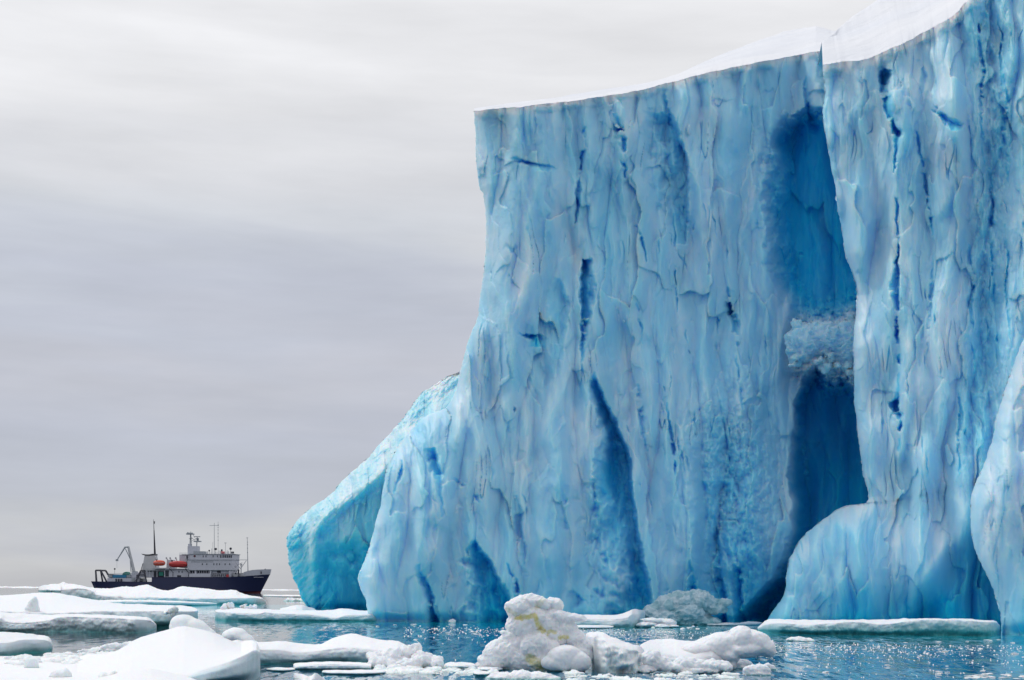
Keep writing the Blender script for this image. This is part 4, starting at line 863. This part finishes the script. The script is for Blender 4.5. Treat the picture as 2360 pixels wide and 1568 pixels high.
for _ in range(26):
    px = rng.uniform(420, 1130); py = rng.uniform(1440, 1475)
    lump(rng.choice(PF), px, py, rng.uniform(4, 18), 'thin ice fragment drifting on the grey water behind the middle floe', 'ice fragment', 'fragments on the grey water', rng, 'ice_fragment')

def slush(name, xr, yfar, ynear, seed, label, nu=260, nv=90, cover=.02):
    xs = np.linspace(xr[0], xr[1], nu); v = np.linspace(0, 1, nv)[:, None]
    yf = np.interp(xs, *np.array(yfar, float).T); yn = np.interp(xs, *np.array(ynear, float).T)
    Y = WD(xs, yf) * (1 - v) + WD(xs, yn) * v; X = W(np.broadcast_to(xs, Y.shape), np.broadcast_to(yn, Y.shape), Y)
    x, y = X[..., 0], X[..., 1]
    d1, d2, rid = cell(x / .42, y / .7, seed); d3, d4, r2 = cell(x / .13, y / .24, seed + 3)
    edge = np.minimum(np.minimum(sst(0, .18, v), sst(0, .18, 1 - v)), np.minimum(sst(0, .06, np.linspace(0, 1, nu)), sst(0, .06, 1 - np.linspace(0, 1, nu)))[None, :])
    h = .10 * rid * sst(0, .35, d2 - d1) + .035 * r2 * sst(0, .4, d4 - d3) + .10 * fbm(x / 1.1, y / 2.2, seed=seed, oct=3) + cover - .14 * (1 - edge) - .05
    X[..., 2] = np.maximum(h, -.06)
    me = raw_mesh(name, X.reshape(-1, 3), grid_faces(nv, nu), {'wet': np.clip(.6 - X[..., 2] * 4, .12, .85)})
    tag(link_mesh(name, me, M_CHUNK), label, 'slush', kind='stuff')
slush('slush', (10, 330), [(10, 1515), (120, 1508), (220, 1492), (330, 1482)], [(10, 1550), (120, 1546), (220, 1530), (330, 1500)], 901, 'packed slush of small ice crumbs between the left floe and the snow hump')
slush('slush', (850, 1160), [(850, 1535), (1160, 1535)], [(850, 1556), (1160, 1556)], 902, 'thin slush band from the rubble heap to the stained chunk', cover=.03)
slush('slush', (1280, 1730), [(1280, 1546), (1730, 1550)], [(1280, 1578), (1730, 1576)], 903, 'grey slush film along the bottom edge under the wedge and humped floe', cover=-.01)

# the ledge of collapsed blocks between the two cave chambers
def ledge():
    rg = random.Random(99); it = []
    for _ in range(170):
        px = rg.uniform(1820, 1984); yt = np.interp(px, [1812, 1840, 1880, 1940, 1978], [748, 738, 752, 738, 722]); yb = np.interp(px, [1812, 1840, 1876, 1900, 1940, 1978], [850, 835, 812, 850, 846, 880])
        py = rg.uniform(yt, yb); k = (py - yt) / (yb - yt); w = rg.uniform(4, 13)
        it.append((px, py, w, w * rg.uniform(.4, 1.0), rg.uniform(-.35, .3) - .5 * k, w * .03, rg.uniform(-60, 60)))
    it += [(1852, 790, 42, 42, .1, 1.3, 0), (1900, 782, 46, 36, 0, 1.3, 0), (1950, 792, 40, 52, 0, 1.3, 0), (1834, 806, 16, 40, .5, 1.3, 0)]
    o = blobs('collapsed_ledge', 95.9, it, .05, 777, berg, M_GLACIER, rough=1.25); n = len(o.data.vertices)
    a = o.data.attributes.new('blue', 'FLOAT', 'POINT'); a.data.foreach_set('value', np.full(n, .30, np.float32))
ledge()

# small white specks standing in for sun glints on the ripples, some as ice crumbs
def crumbs():
    rg = random.Random(15); V = []; Fc = []
    base = np.array([(1, 0, -.1), (.4, .9, -.1), (-.7, .7, -.1), (-1, -.2, -.1), (-.3, -.9, -.1), (.6, -.8, -.1), (.1, 0, .55), (-.25, .3, .4)])
    tri = [(0, 1, 6), (1, 2, 7), (1, 7, 6), (2, 3, 7), (3, 4, 7), (4, 6, 7), (4, 5, 6), (5, 0, 6)]
    for k in range(1800):
        px = rg.uniform(930, 2400); c = np.interp(px, [930, 1250, 1700, 1800, 2400], [1446, 1449, 1462, 1484, 1492]); py = c + abs(rg.gauss(0, 1)) * np.interp(px, [930, 1700, 2400], [14, 16, 22]) - rg.uniform(0, 5)
        if rg.random() < .2: py = rg.uniform(c, 1562)
        if 1745 < px < 2310 and py < 1471: continue
        Y = float(WD(px, py)); p = W(px, py, Y); w = rg.uniform(.8, 2.3) * Y / F * (1.7 if rg.random() < .1 else 1)
        q = base * (1 + np.array([[rg.uniform(-.25, .25)] * 3 for _ in base])) * (w, w * 1.5, w * .8) + (p[0], p[1], 0.0); o = len(V) * 8
        V.append(q); Fc += [(a + o, b + o, c2 + o) for a, b, c2 in tri]
    V = np.concatenate(V); me = raw_mesh('crumbs_and_glints', V, np.array(Fc), {'wet': np.full(len(V), .1)})
    tag(link_mesh('crumbs_and_glints', me, M_CHUNK, smooth=False), 'white specks standing in for sun glints, among crumbs of ice, on the rippled water before the iceberg', 'glint specks', kind='stuff')
crumbs()

# far pack ice on the horizon
def pack():
    bm = bmesh.new(); rg = random.Random(5)
    for _ in range(420):
        Y = rg.uniform(1300, 3600); px = rg.uniform(-200, 900)
        if 120 < px < 640 and Y < 1500: continue
        X = (px - CX) / F * Y; w = rg.uniform(4, 34); h = rg.uniform(.2, .8) * (1.8 if rg.random() < .12 else 1)
        g = bmesh.ops.create_icosphere(bm, subdivisions=2, radius=1)
        for v in g['verts']:
            k = 1 + .3 * math.sin(v.co.x * 5 + Y) * math.cos(v.co.y * 4 + px)
            v.co = Vector((X + v.co.x * w * k, Y + v.co.y * w * 1.5, v.co.z * h * k))
    me = bpy.data.meshes.new('pack_ice'); bm.to_mesh(me); bm.free()
    tag(link_mesh('pack_ice', me, M_CHUNK), 'thin white line of distant pack ice along the horizon', 'pack ice', kind='stuff')
pack()

# ------------------------------------------------------------------ the ship
def ship():
    D = 568.0; u = .03475
    root = empty('ship', tuple(W(421, 1366, D) * (1, 1, 0))); loc = Vector(root.location)
    tag(root, 'navy-hulled research ship with white superstructure, dark funnel mast and orange lifeboats behind the floes', 'ship')
    def q(zx, zy, y=0.0): return Vector(((zx - 1165) * u, y, (970 - zy) * u))
    def fin(name, bm, m, parent=None, bevel=0, smooth=False):
        bmesh.ops.recalc_face_normals(bm, faces=bm.faces)
        me = bpy.data.meshes.new(name); bm.to_mesh(me); bm.free()
        for k in (m if isinstance(m, list) else [m]): me.materials.append(k)
        if smooth: me.polygons.foreach_set('use_smooth', np.ones(len(me.polygons), bool))
        o = bpy.data.objects.new(name, me); COL.objects.link(o); o.parent = parent or root; return o
    def box(bm, x0, x1, z0, z1, y0, y1):
        a = q(x0, z0); b = q(x1, z1); c = [(X, Y, Z) for X in (a.x, b.x) for Y in (y0, y1) for Z in (a.z, b.z)]
        vs = [bm.verts.new(p) for p in c]
        for f in ((0, 1, 3, 2), (4, 6, 7, 5), (0, 4, 5, 1), (2, 3, 7, 6), (0, 2, 6, 4), (1, 5, 7, 3)): bm.faces.new([vs[i] for i in f])
    def prism(bm, pts, y0, y1, y0t=None, y1t=None):
        """outline in side view pulled across the ship; the top may be narrower"""
        zs = [q(*p).z for p in pts]; lo, hi = min(zs), max(zs); F_, B_ = [], []
        for p in pts:
            c = q(*p); k = (c.z - lo) / max(hi - lo, 1e-6)
            F_.append(bm.verts.new((c.x, y0 + ((y0t if y0t is not None else y0) - y0) * k, c.z))); B_.append(bm.verts.new((c.x, y1 + ((y1t if y1t is not None else y1) - y1) * k, c.z)))
        bm.faces.new(F_); bm.faces.new(B_[::-1]); n = len(pts)
        for i in range(n): bm.faces.new((F_[i], F_[(i + 1) % n], B_[(i + 1) % n], B_[i]))
    def bar(bm, a, b, r0, r1=None, n=8):
        a = Vector(a); b = Vector(b); r1 = r0 if r1 is None else r1
        d = (b - a); rot = d.to_track_quat('Z', 'Y').to_matrix().to_4x4(); rot.translation = (a + b) / 2
        bmesh.ops.create_cone(bm, cap_ends=True, segments=n, radius1=r0, radius2=r1, depth=d.length, matrix=rot)
    def one(name, m, fn, parent=None, smooth=False):
        bm = bmesh.new(); fn(bm); return fin(name, bm, m, parent, smooth=smooth)
    # hull: lofted stations (zx, sheer zy, half width at deck, half width at water)
    st = [(152, 843, 4.4, 2.2), (200, 843, 5.4, 4.0), (300, 845, 6.0, 5.2), (500, 845, 6.3, 6.0), (700, 848, 6.4, 6.4), (864, 848, 6.4, 6.4), (866, 796, 6.4, 6.4), (1100, 795, 6.4, 6.4), (1400, 795, 6.4, 6.4), (1600, 795, 6.4, 6.2),
          (1750, 794, 6.2, 5.3), (1850, 790, 5.9, 4.3), (1950, 783, 5.3, 3.1), (2030, 776, 4.4, 2.0), (2090, 770, 3.2, 1.1), (2130, 767, 2.1, .5), (2156, 765, 1.1, .22), (2166, 764, .15, .05)]
    def hull(bm):
        rings = []
        for zx, zy, wd, ww in st:
            top = q(zx, zy).z; ring = []
            for k in range(15):
                f = k / 14; z = -1.2 + (top + 1.2) * f
                # raked stem and counter stern
                f2 = max(0, z) / max(top, 1)
                xx = zx
                if zx > 1900: xx = 1900 + (zx - 1900) * ((2060 - 1900) / (2166 - 1900) + (1 - (2060 - 1900) / (2166 - 1900)) * (z / q(0, 765).z if z > 0 else 0))
                if zx < 300: xx = zx + (300 - zx) / 148 * 26 * (1 - f2) * 1.2
                w = ww + (wd - ww) * max(0, f2) ** 1.2; w *= .75 if z < 0 else 1
                ring.append((q(xx, 0).x, w, z))
            rings.append([bm.verts.new((x, -w, z)) for x, w, z in ring] + [bm.verts.new((x, w, z)) for x, w, z in reversed(ring)])
        for a, b in zip(rings[:-1], rings[1:]):
            for i in range(len(a) - 1):
                f = bm.faces.new((a[i], b[i], b[i + 1], a[i + 1]))
                if max(v.co.z for v in f.verts) < .75 and a[0].co.x > q(1500, 0).x: f.material_index = 1
            bm.faces.new((a[-1], b[-1], b[0], a[0]))
        bm.faces.new(rings[0]); bm.faces.new(rings[-1][::-1])
    h = fin('hull', (lambda b: (hull(b), b)[1])(bmesh.new()), [M_NAVY, M_RED])
    one('rubbing_strake', M_NAVY, lambda b: [box(b, 866, 1840, 800, 797, -6.55, -6.41), box(b, 170, 864, 851, 848, -6.5, -6.41)], h)
    def letters(b):     # short illegible row of pale lettering on the bow
        for k, (x, w) in enumerate([(2016, 7), (2027, 7), (2038, 5), (2047, 8), (2059, 7), (2070, 5), (2079, 8), (2091, 7), (2102, 6)]): box(b, x, x + w, 801 - (k % 2), 795 - (k % 2), -5.2 + (x - 2016) * .026, -4.6 + (x - 2016) * .026)
    one('bow_lettering', M_WHITE, letters, h)
    # white bulwark at the bow
    def bulw(bm):
        prof = [(1905, 788, 742, 5.6), (1950, 783, 726, 5.3), (2000, 779, 716, 4.9), (2030, 776, 713, 4.4), (2060, 774, 711, 3.95), (2090, 770, 709, 3.2), (2130, 767, 707, 2.1), (2156, 765, 706, 1.1), (2168, 764, 705, .2)]
        for sgn in (-1, 1):
            A = []
            for zx, zb, zt, w in prof:
                xt = zx + (2182 - 2168) * (zx - 1905) / (2168 - 1905)
                A.append((bm.verts.new((q(zx, 0).x, sgn * (w + .05), q(0, zb).z)), bm.verts.new((q(xt, 0).x, sgn * (w + .35), q(0, zt).z)), bm.verts.new((q(xt, 0).x, sgn * (w + .2), q(0, zt).z)), bm.verts.new((q(zx, 0).x, sgn * max(.02, w - .12), q(0, zb).z))))
            for a, b in zip(A[:-1], A[1:]):
                for i in range(4): bm.faces.new((a[i], b[i], b[(i + 1) % 4], a[(i + 1) % 4]))
    bw = one('bow_bulwark', M_WHITE, bulw)
    one('anchor', M_DARK, lambda b: [box(b, 2084, 2096, 758, 742, -3.75, -3.5), bar(b, q(2090, 742, -3.8), q(2090, 728, -3.9), .12)], bw)
    # superstructure, deck by deck
    ss = one('superstructure', M_WHITE, lambda b: [box(b, 1272, 1756, 800, 716, -5.0, 5.0), prism(b, [(1268, 716), (1268, 602), (1772, 602), (1768, 716)], -6.0, 6.0), prism(b, [(1158, 690), (1158, 542), (1300, 540), (1300, 690)], -3.8, 3.8),
                                                      prism(b, [(1290, 602), (1290, 538), (1780, 538), (1776, 602)], -5.4, 5.4), box(b, 1272, 1534, 800, 758, -6.3, -5.0), box(b, 1272, 1290, 758, 716, -6.0, -5.0), box(b, 1352, 1368, 758, 716, -6.0, -5.0),
                                                      box(b, 1520, 1538, 758, 716, -6.0, -5.0), box(b, 1740, 1756, 800, 716, -6.0, -5.0)])
    one('deck_edge', M_GREY, lambda b: [box(b, 1262, 1776, 604, 600, -6.2, 6.2), box(b, 1284, 1790, 540, 535, -5.7, 5.7), box(b, 1262, 1776, 720, 714, -6.3, 6.3), box(b, 1190, 1300, 545, 538, -4.2, 4.2)], ss)
    for x in (1438, 1470, 1551, 1601): one('window', M_WINDOW, lambda b, x=x: box(b, x, x + 9, 572, 552, -5.46, -5.38), ss)
    for x in (1636, 1662, 1686, 1710, 1732, 1754): one('bridge_window', M_WINDOW, lambda b, x=x: box(b, x, x + 15, 578, 550, -5.48, -5.38), ss)
    for x in (1434, 1484, 1564, 1598, 1628, 1692, 1744): one('window', M_WINDOW, lambda b, x=x: box(b, x, x + 10, 660, 642, -6.06, -5.98), ss)
    for x in (1296, 1322, 1374, 1400, 1426, 1452, 1478, 1502): one('gallery_opening', M_DARK, lambda b, x=x: box(b, x, x + 18, 752, 724, -5.08, -4.98), ss)
    one('dark_gallery', M_DARK, lambda b: [box(b, 1540, 1738, 790, 752, -5.1, -4.98), box(b, 1600, 1640, 748, 720, -5.1, -4.98)], ss)
    one('gallery_rail', M_WHITE, lambda b: [box(b, 1540, 1740, z, z - 3, -6.0, -5.9) for z in (786, 772, 760)] + [box(b, x, x + 3, 796, 756, -6.0, -5.9) for x in range(1545, 1740, 24)], ss)
    one('life_ring', M_RED, lambda b: bmesh.ops.create_cone(b, cap_ends=True, segments=16, radius1=.42, radius2=.42, depth=.12, matrix=Matrix.Translation(q(1346, 560, -5.5)) @ Matrix.Rotation(math.pi / 2, 4, 'X')), ss)
    one('doorway', M_DARK, lambda b: box(b, 1240, 1256, 610, 552, -3.9, -3.75), ss)
    one('lower_canopy_stripe', M_GREY, lambda b: [box(b, 1310, 1565, 617, 612, -6.1, -5.95), box(b, 1310, 1565, 628, 625, -6.08, -5.95)], ss)
    # top gear
    def rail(bm, x0, x1, zt, zb, y, step=14):
        for z in (zt, (zt + zb) / 2): box(bm, x0, x1, z + 1, z - .6, y - .03, y + .03)
        x = x0
        while x <= x1: box(bm, x, x + 1.4, zb, zt, y - .03, y + .03); x += step
    one('railing', M_WHITE, lambda b: [rail(b, 1300, 1780, 515, 538, -5.5), rail(b, 1158, 1300, 520, 542, -3.9), rail(b, 1272, 1350, 585, 602, -6.0)], ss)
    one('roof_locker', M_GREY, lambda b: [box(b, 1306, 1424, 538, 503, -2, 2)], ss)
    one('funnel_casing', M_WHITE, lambda b: [box(b, 1236, 1350, 540, 444, -1.8, 1.8), box(b, 1236, 1262, 444, 418, -1.2, 1.2)], ss)
    def radar(b):
        bar(b, q(1250, 444), q(1256, 300), .28, .18); bar(b, q(1268, 444), q(1260, 300), .12); box(b, 1214, 1290, 312, 300, -1.4, 1.4); bar(b, q(1258, 300), q(1258, 272), .12, .05)
        box(b, 1232, 1280, 300, 290, -.3, .3); bar(b, q(1222, 300), q(1222, 286), .3); bar(b, q(1280, 300), q(1300, 345), .08)
        bar(b, q(1326, 444), q(1332, 336), .2, .14); box(b, 1300, 1366, 340, 332, -.3, .3); box(b, 1300, 1372, 396, 384, -1.2, 1.2); bar(b, q(1340, 384), q(1340, 350), .35); box(b, 1314, 1350, 366, 358, -.6, .6)
        bar(b, q(1262, 340), q(1330, 400), .07); bar(b, q(1262, 390), q(1330, 350), .07)
        box(b, 1240, 1276, 360, 356, -.5, .5)
    one('radar_mast', M_GREY, radar)
    one('signal_mast', M_GREY, lambda b: [bar(b, q(1528, 538), q(1528, 180), .13, .07), box(b, 1474, 1580, 211, 207, -.1, .1), bar(b, q(1510, 538), q(1510, 400), .05)])
    one('whip_aerial', M_GREY, lambda b: [bar(b, q(1572, 538), q(1572, 165), .07, .05)] + [box(b, 1566, 1578, z, z - 5, -.1, .1) for z in (205, 232, 262, 300, 340, 378)])
    one('small_mast', M_GREY, lambda b: [bar(b, q(1656, 538), q(1656, 405), .08, .06), box(b, 1644, 1668, 410, 405, -.3, .3)])
    for (x, z, r) in ((1470, 494, .35), (1545, 476, .5), (1716, 472, .52)):
        one('searchlight', M_DARK, lambda b, x=x, z=z, r=r: [bmesh.ops.create_uvsphere(b, u_segments=12, v_segments=8, radius=r, matrix=Matrix.Translation(q(x, z))), bar(b, q(x, z), q(x, 538), .08)])
    one('compass_stand', M_DARK, lambda b: [box(b, 1606, 1622, 538, 500, -.3, .3), bar(b, q(1614, 500), q(1614, 480), .35)])
    one('bridge_lamp', M_BLACK, lambda b: [box(b, 1746, 1774, 530, 508, -3.6, -2.6), bar(b, q(1760, 538, -3), q(1760, 508, -3), .1)])
    one('life_raft', M_REDBOAT, lambda b: bar(b, q(1632, 520, -3), q(1668, 520, -3), .5))
    one('roof_pipes', M_GREY, lambda b: [bar(b, q(x, 538), q(x, z), .1) for x, z in ((1500, 470), (1583, 492), (1598, 500), (1676, 490), (1690, 498), (1450, 500))])
    # middle deckhouse with lifeboats
    mh = one('deckhouse', M_WHITE, lambda b: [box(b, 1000, 1290, 800, 700, -5.2, 5.2), box(b, 780, 1000, 800, 735, -4.2, 4.2), box(b, 1006, 1060, 700, 600, -2.4, 2.4), box(b, 880, 1000, 735, 690, -3.4, 3.4)])
    one('boat_deck', M_GREY, lambda b: [box(b, 870, 1290, 706, 700, -6.2, 6.2), box(b, 780, 1000, 722, 716, -5.6, 5.6)], mh)
    for x in (1160, 1196): one('window', M_WINDOW, lambda b, x=x: box(b, x, x + 12, 745, 728, -5.27, -5.18), mh)
    for a_ in ((870, 1000, 795, 735, -4.3, -4.18), (1010, 1050, 790, 720, -5.28, -5.18), (1145, 1190, 797, 775, -5.28, -5.18)): one('dark_opening', M_DARK, lambda b: box(b, *a_), mh)
    one('green_machine', M_GREEN, lambda b: [box(b, 935, 985, 780, 738, -5.0, -4.2)], mh)
    for x in (800, 830, 868, 915, 1000): one('deck_post', M_WHITE, lambda b: box(b, x, x + 5, 796, 720, -5.6, -5.3), mh)
    def boat(name_m, x0, x1, z0, z1, y):
        def f(b):
            cx, cz = (x0 + x1) / 2, (z0 + z1) / 2; c = q(cx, cz, y); g = bmesh.ops.create_uvsphere(b, u_segments=28, v_segments=16, radius=1)
            L = (x1 - x0) / 2 * u; Hh = (z0 - z1) / 2 * u
            for v in g['verts']:
                X, Y, Z = v.co; X = math.copysign(abs(X) ** .6, X); 
                Z = math.copysign(abs(Z) ** .8, Z); v.co = c + Vector((X * L, Y * 1.25, Z * Hh * (1 - .12 * (Z > 0) * abs(X))))
        bo = one('lifeboat', name_m, f, smooth=True)
        one('gunwale', M_ORANGE if name_m == M_REDBOAT else M_WHITE, lambda b: box(b, x0 + 6, x1 - 6, (z0 + z1) / 2 + 2, (z0 + z1) / 2 - 2, y - 1.3, y + 1.3), bo)
        one('boat_hatch', M_DARK, lambda b: box(b, x0 + 30, x0 + 46, z1 + 14, z1 - 6, y - .4, y + .4), bo)
        return bo
    boat(M_REDBOAT, 1052, 1264, 688, 612, -5.6); boat(M_ORANGE, 874, 1010, 670, 604, -5.4)
    for xx in (1066, 1130, 1244, 896, 1024):
        one('davit', M_CREAM, lambda b, x=xx: [bar(b, q(x, 704, -5.0), q(x + 4, 600, -4.6), .18), bar(b, q(x + 4, 600, -4.6), q(x, 570, -5.4), .18, .12), box(b, x - 6, x + 6, 594, 572, -5.7, -5.1)])
    for xx in (1066, 1244): one('davit_stay', M_DARK, lambda b, x=xx: [bar(b, q(x, 700, -6.2), q(x + 42, 745, -6.4), .14), bar(b, q(x + 42, 745, -6.4), q(x + 40, 792, -6.4), .14)])
    # funnel
    fn = one('funnel', M_CREAM, lambda b: prism(b, [(716, 735), (742, 548), (856, 540), (884, 735)], -2.6, 2.6, -1.7, 1.7))
    one('funnel_cap', M_BLACK, lambda b: prism(b, [(704, 530), (740, 538), (800, 537), (832, 530), (860, 532), (860, 545), (800, 551), (745, 549), (722, 543)], -1.9, 1.9), fn)
    one('exhaust_mast', M_BLACK, lambda b: [bar(b, q(845, 535), q(835, 262), .42, .18), bar(b, q(835, 264), q(830, 138), .15, .07), box(b, 828, 850, 170, 166, -.1, .1), box(b, 832, 842, 190, 160, -.15, .15)], fn)
    one('funnel_base', M_WHITE, lambda b: [prism(b, [(690, 800), (716, 735), (884, 735), (890, 800)], -3.4, 3.4)], fn)
    # gantries
    def gantry(x0, x1, xb0, xb1, zt, zb, y):
        return lambda b: [bar(b, q(xb0, zb, s * y), q(x0, zt, s * y * .8), .42, .34, 4) for s in (-1, 1)] + [bar(b, q(xb1, zb, s * y), q(x1, zt, s * y * .8), .42, .34, 4) for s in (-1, 1)] + \
            [bar(b, q(x0, zt, s * y * .8), q(x1, zt, s * y * .8), .34, .34, 4) for s in (-1, 1)] + [bar(b, q(x, zt, -y * .8), q(x, zt, y * .8), .3, .3, 4) for x in (x0, x1)]
    one('stern_gantry', M_DARK, gantry(190, 248, 206, 322, 718, 846, 3.6))
    one('middle_gantry', M_DARK, lambda b: (gantry(722, 756, 676, 796, 722, 846, 5.4)(b), bar(b, q(722, 722, -4.3), q(735, 640, -3), .15), bar(b, q(700, 770, -5), q(778, 770, -5), .2)))
    # aft deck
    ah = one('aft_deckhouse', M_WHITE, lambda b: [box(b, 336, 700, 848, 806, -4.2, 4.2), box(b, 336, 660, 806, 765, -2.6, 2.6), box(b, 600, 660, 800, 742, -3, 3)])
    one('container', M_BLUE, lambda b: box(b, 396, 552, 801, 771, -4.0, -1.6))
    one('tarpaulin_cover', M_GREEN, lambda b: [prism(b, [(498, 770), (503, 752), (520, 740), (545, 734), (562, 742), (572, 770)], -3.2, 0)])
    for x in (432, 462, 492): one('dark_drum', M_DARK, lambda b, x=x: bar(b, q(x + 8, 846, -4.5), q(x + 8, 814, -4.5), .3, .3, 12))
    one('aft_locker', M_GREY, lambda b: [box(b, 340, 392, 796, 768, -4.1, -3), box(b, 556, 600, 800, 772, -4.0, -3), box(b, 620, 650, 846, 800, -4.6, -4.2)])
    one('winch', M_DARK, lambda b: [box(b, 655, 682, 846, 770, -3, -1), bar(b, q(690, 830, -3), q(690, 830, 0), .7, .7, 14), box(b, 330, 395, 768, 762, -4.2, 4.2)])
    one('aft_railing', M_GREY, lambda b: [rail(b, 336, 660, 752, 766, -4.2), rail(b, 780, 1000, 700, 716, -5.5), rail(b, 700, 864, 815, 846, -6.2)])
    one('signal_ball', M_DARK, lambda b: [bar(b, q(410, 765, -3), q(410, 700, -3), .06), bmesh.ops.create_uvsphere(b, u_segments=12, v_segments=8, radius=.36, matrix=Matrix.Translation(q(410, 702, -3)))])
    # crane
    cr_ = one('crane', M_GREY, lambda b: [bar(b, q(618, 800), q(610, 742), .9, .8, 12), box(b, 590, 640, 750, 728, -1, 1)])
    one('crane_boom', M_CREAM, lambda b: [bar(b, q(604, 735), q(538, 446), .66, .42, 4), bar(b, q(575, 735, -.6), q(566, 600, -.5), .2)], cr_)
    one('crane_jib', M_GREY, lambda b: [bar(b, q(542, 450), q(496, 452), .34, .3, 4), bar(b, q(502, 450), q(410, 596), .34, .2, 4), bar(b, q(505, 470), q(558, 585), .16)], cr_)
    one('crane_hook', M_GREY, lambda b: [box(b, 396, 420, 612, 590, -.4, .4), bar(b, q(407, 612), q(407, 690), .04)], cr_)
    # forward deck: cargo gear and foremast
    one('foremast', M_GREY, lambda b: [bar(b, q(1916, 800), q(1906, 345), .2, .08), box(b, 1894, 1918, 352, 348, -.1, .1), box(b, 1780, 1908, 602, 597, -.15, .15), box(b, 1886, 1924, 750, 742, -.6, .6)] + [box(b, 1903, 1915, z, z - 5, -.15, .15) for z in (400, 430, 470, 520)])
    one('cargo_derrick', M_CREAM, lambda b: [bar(b, q(1780, 640), q(1830, 700), .14), bar(b, q(1830, 700), q(1896, 606), .12), bar(b, q(1790, 660), q(1850, 630), .1), bar(b, q(1850, 770, -2), q(1850, 650, -2), .2), bar(b, q(1804, 700), q(1804, 760), .3, .3), box(b, 1842, 1862, 665, 645, -2.4, -1.6)])
    one('forward_gear', M_CREAM, lambda b: [box(b, 1775, 1830, 795, 750, -4, 4), box(b, 1850, 1920, 795, 748, -3, 3), rail(b, 1780, 1920, 765, 790, -5.7)])
    one('deck_winch', M_DARK, lambda b: [box(b, 1828, 1842, 795, 712, -4.3, -3.8), bar(b, q(1804, 685, -4), q(1804, 678, -4), .35), box(b, 1795, 1812, 760, 745, -4.3, -4.0), bar(b, q(1935, 735, -1), q(1980, 722, -1), .25), bar(b, q(2105, 712), q(2120, 706), .3)])
    one('name_board', M_REDBOAT, lambda b: box(b, 1712, 1740, 795, 768, -6.4, -6.2))
    root.rotation_euler = (0, -0.0105, math.radians(-3))
ship()
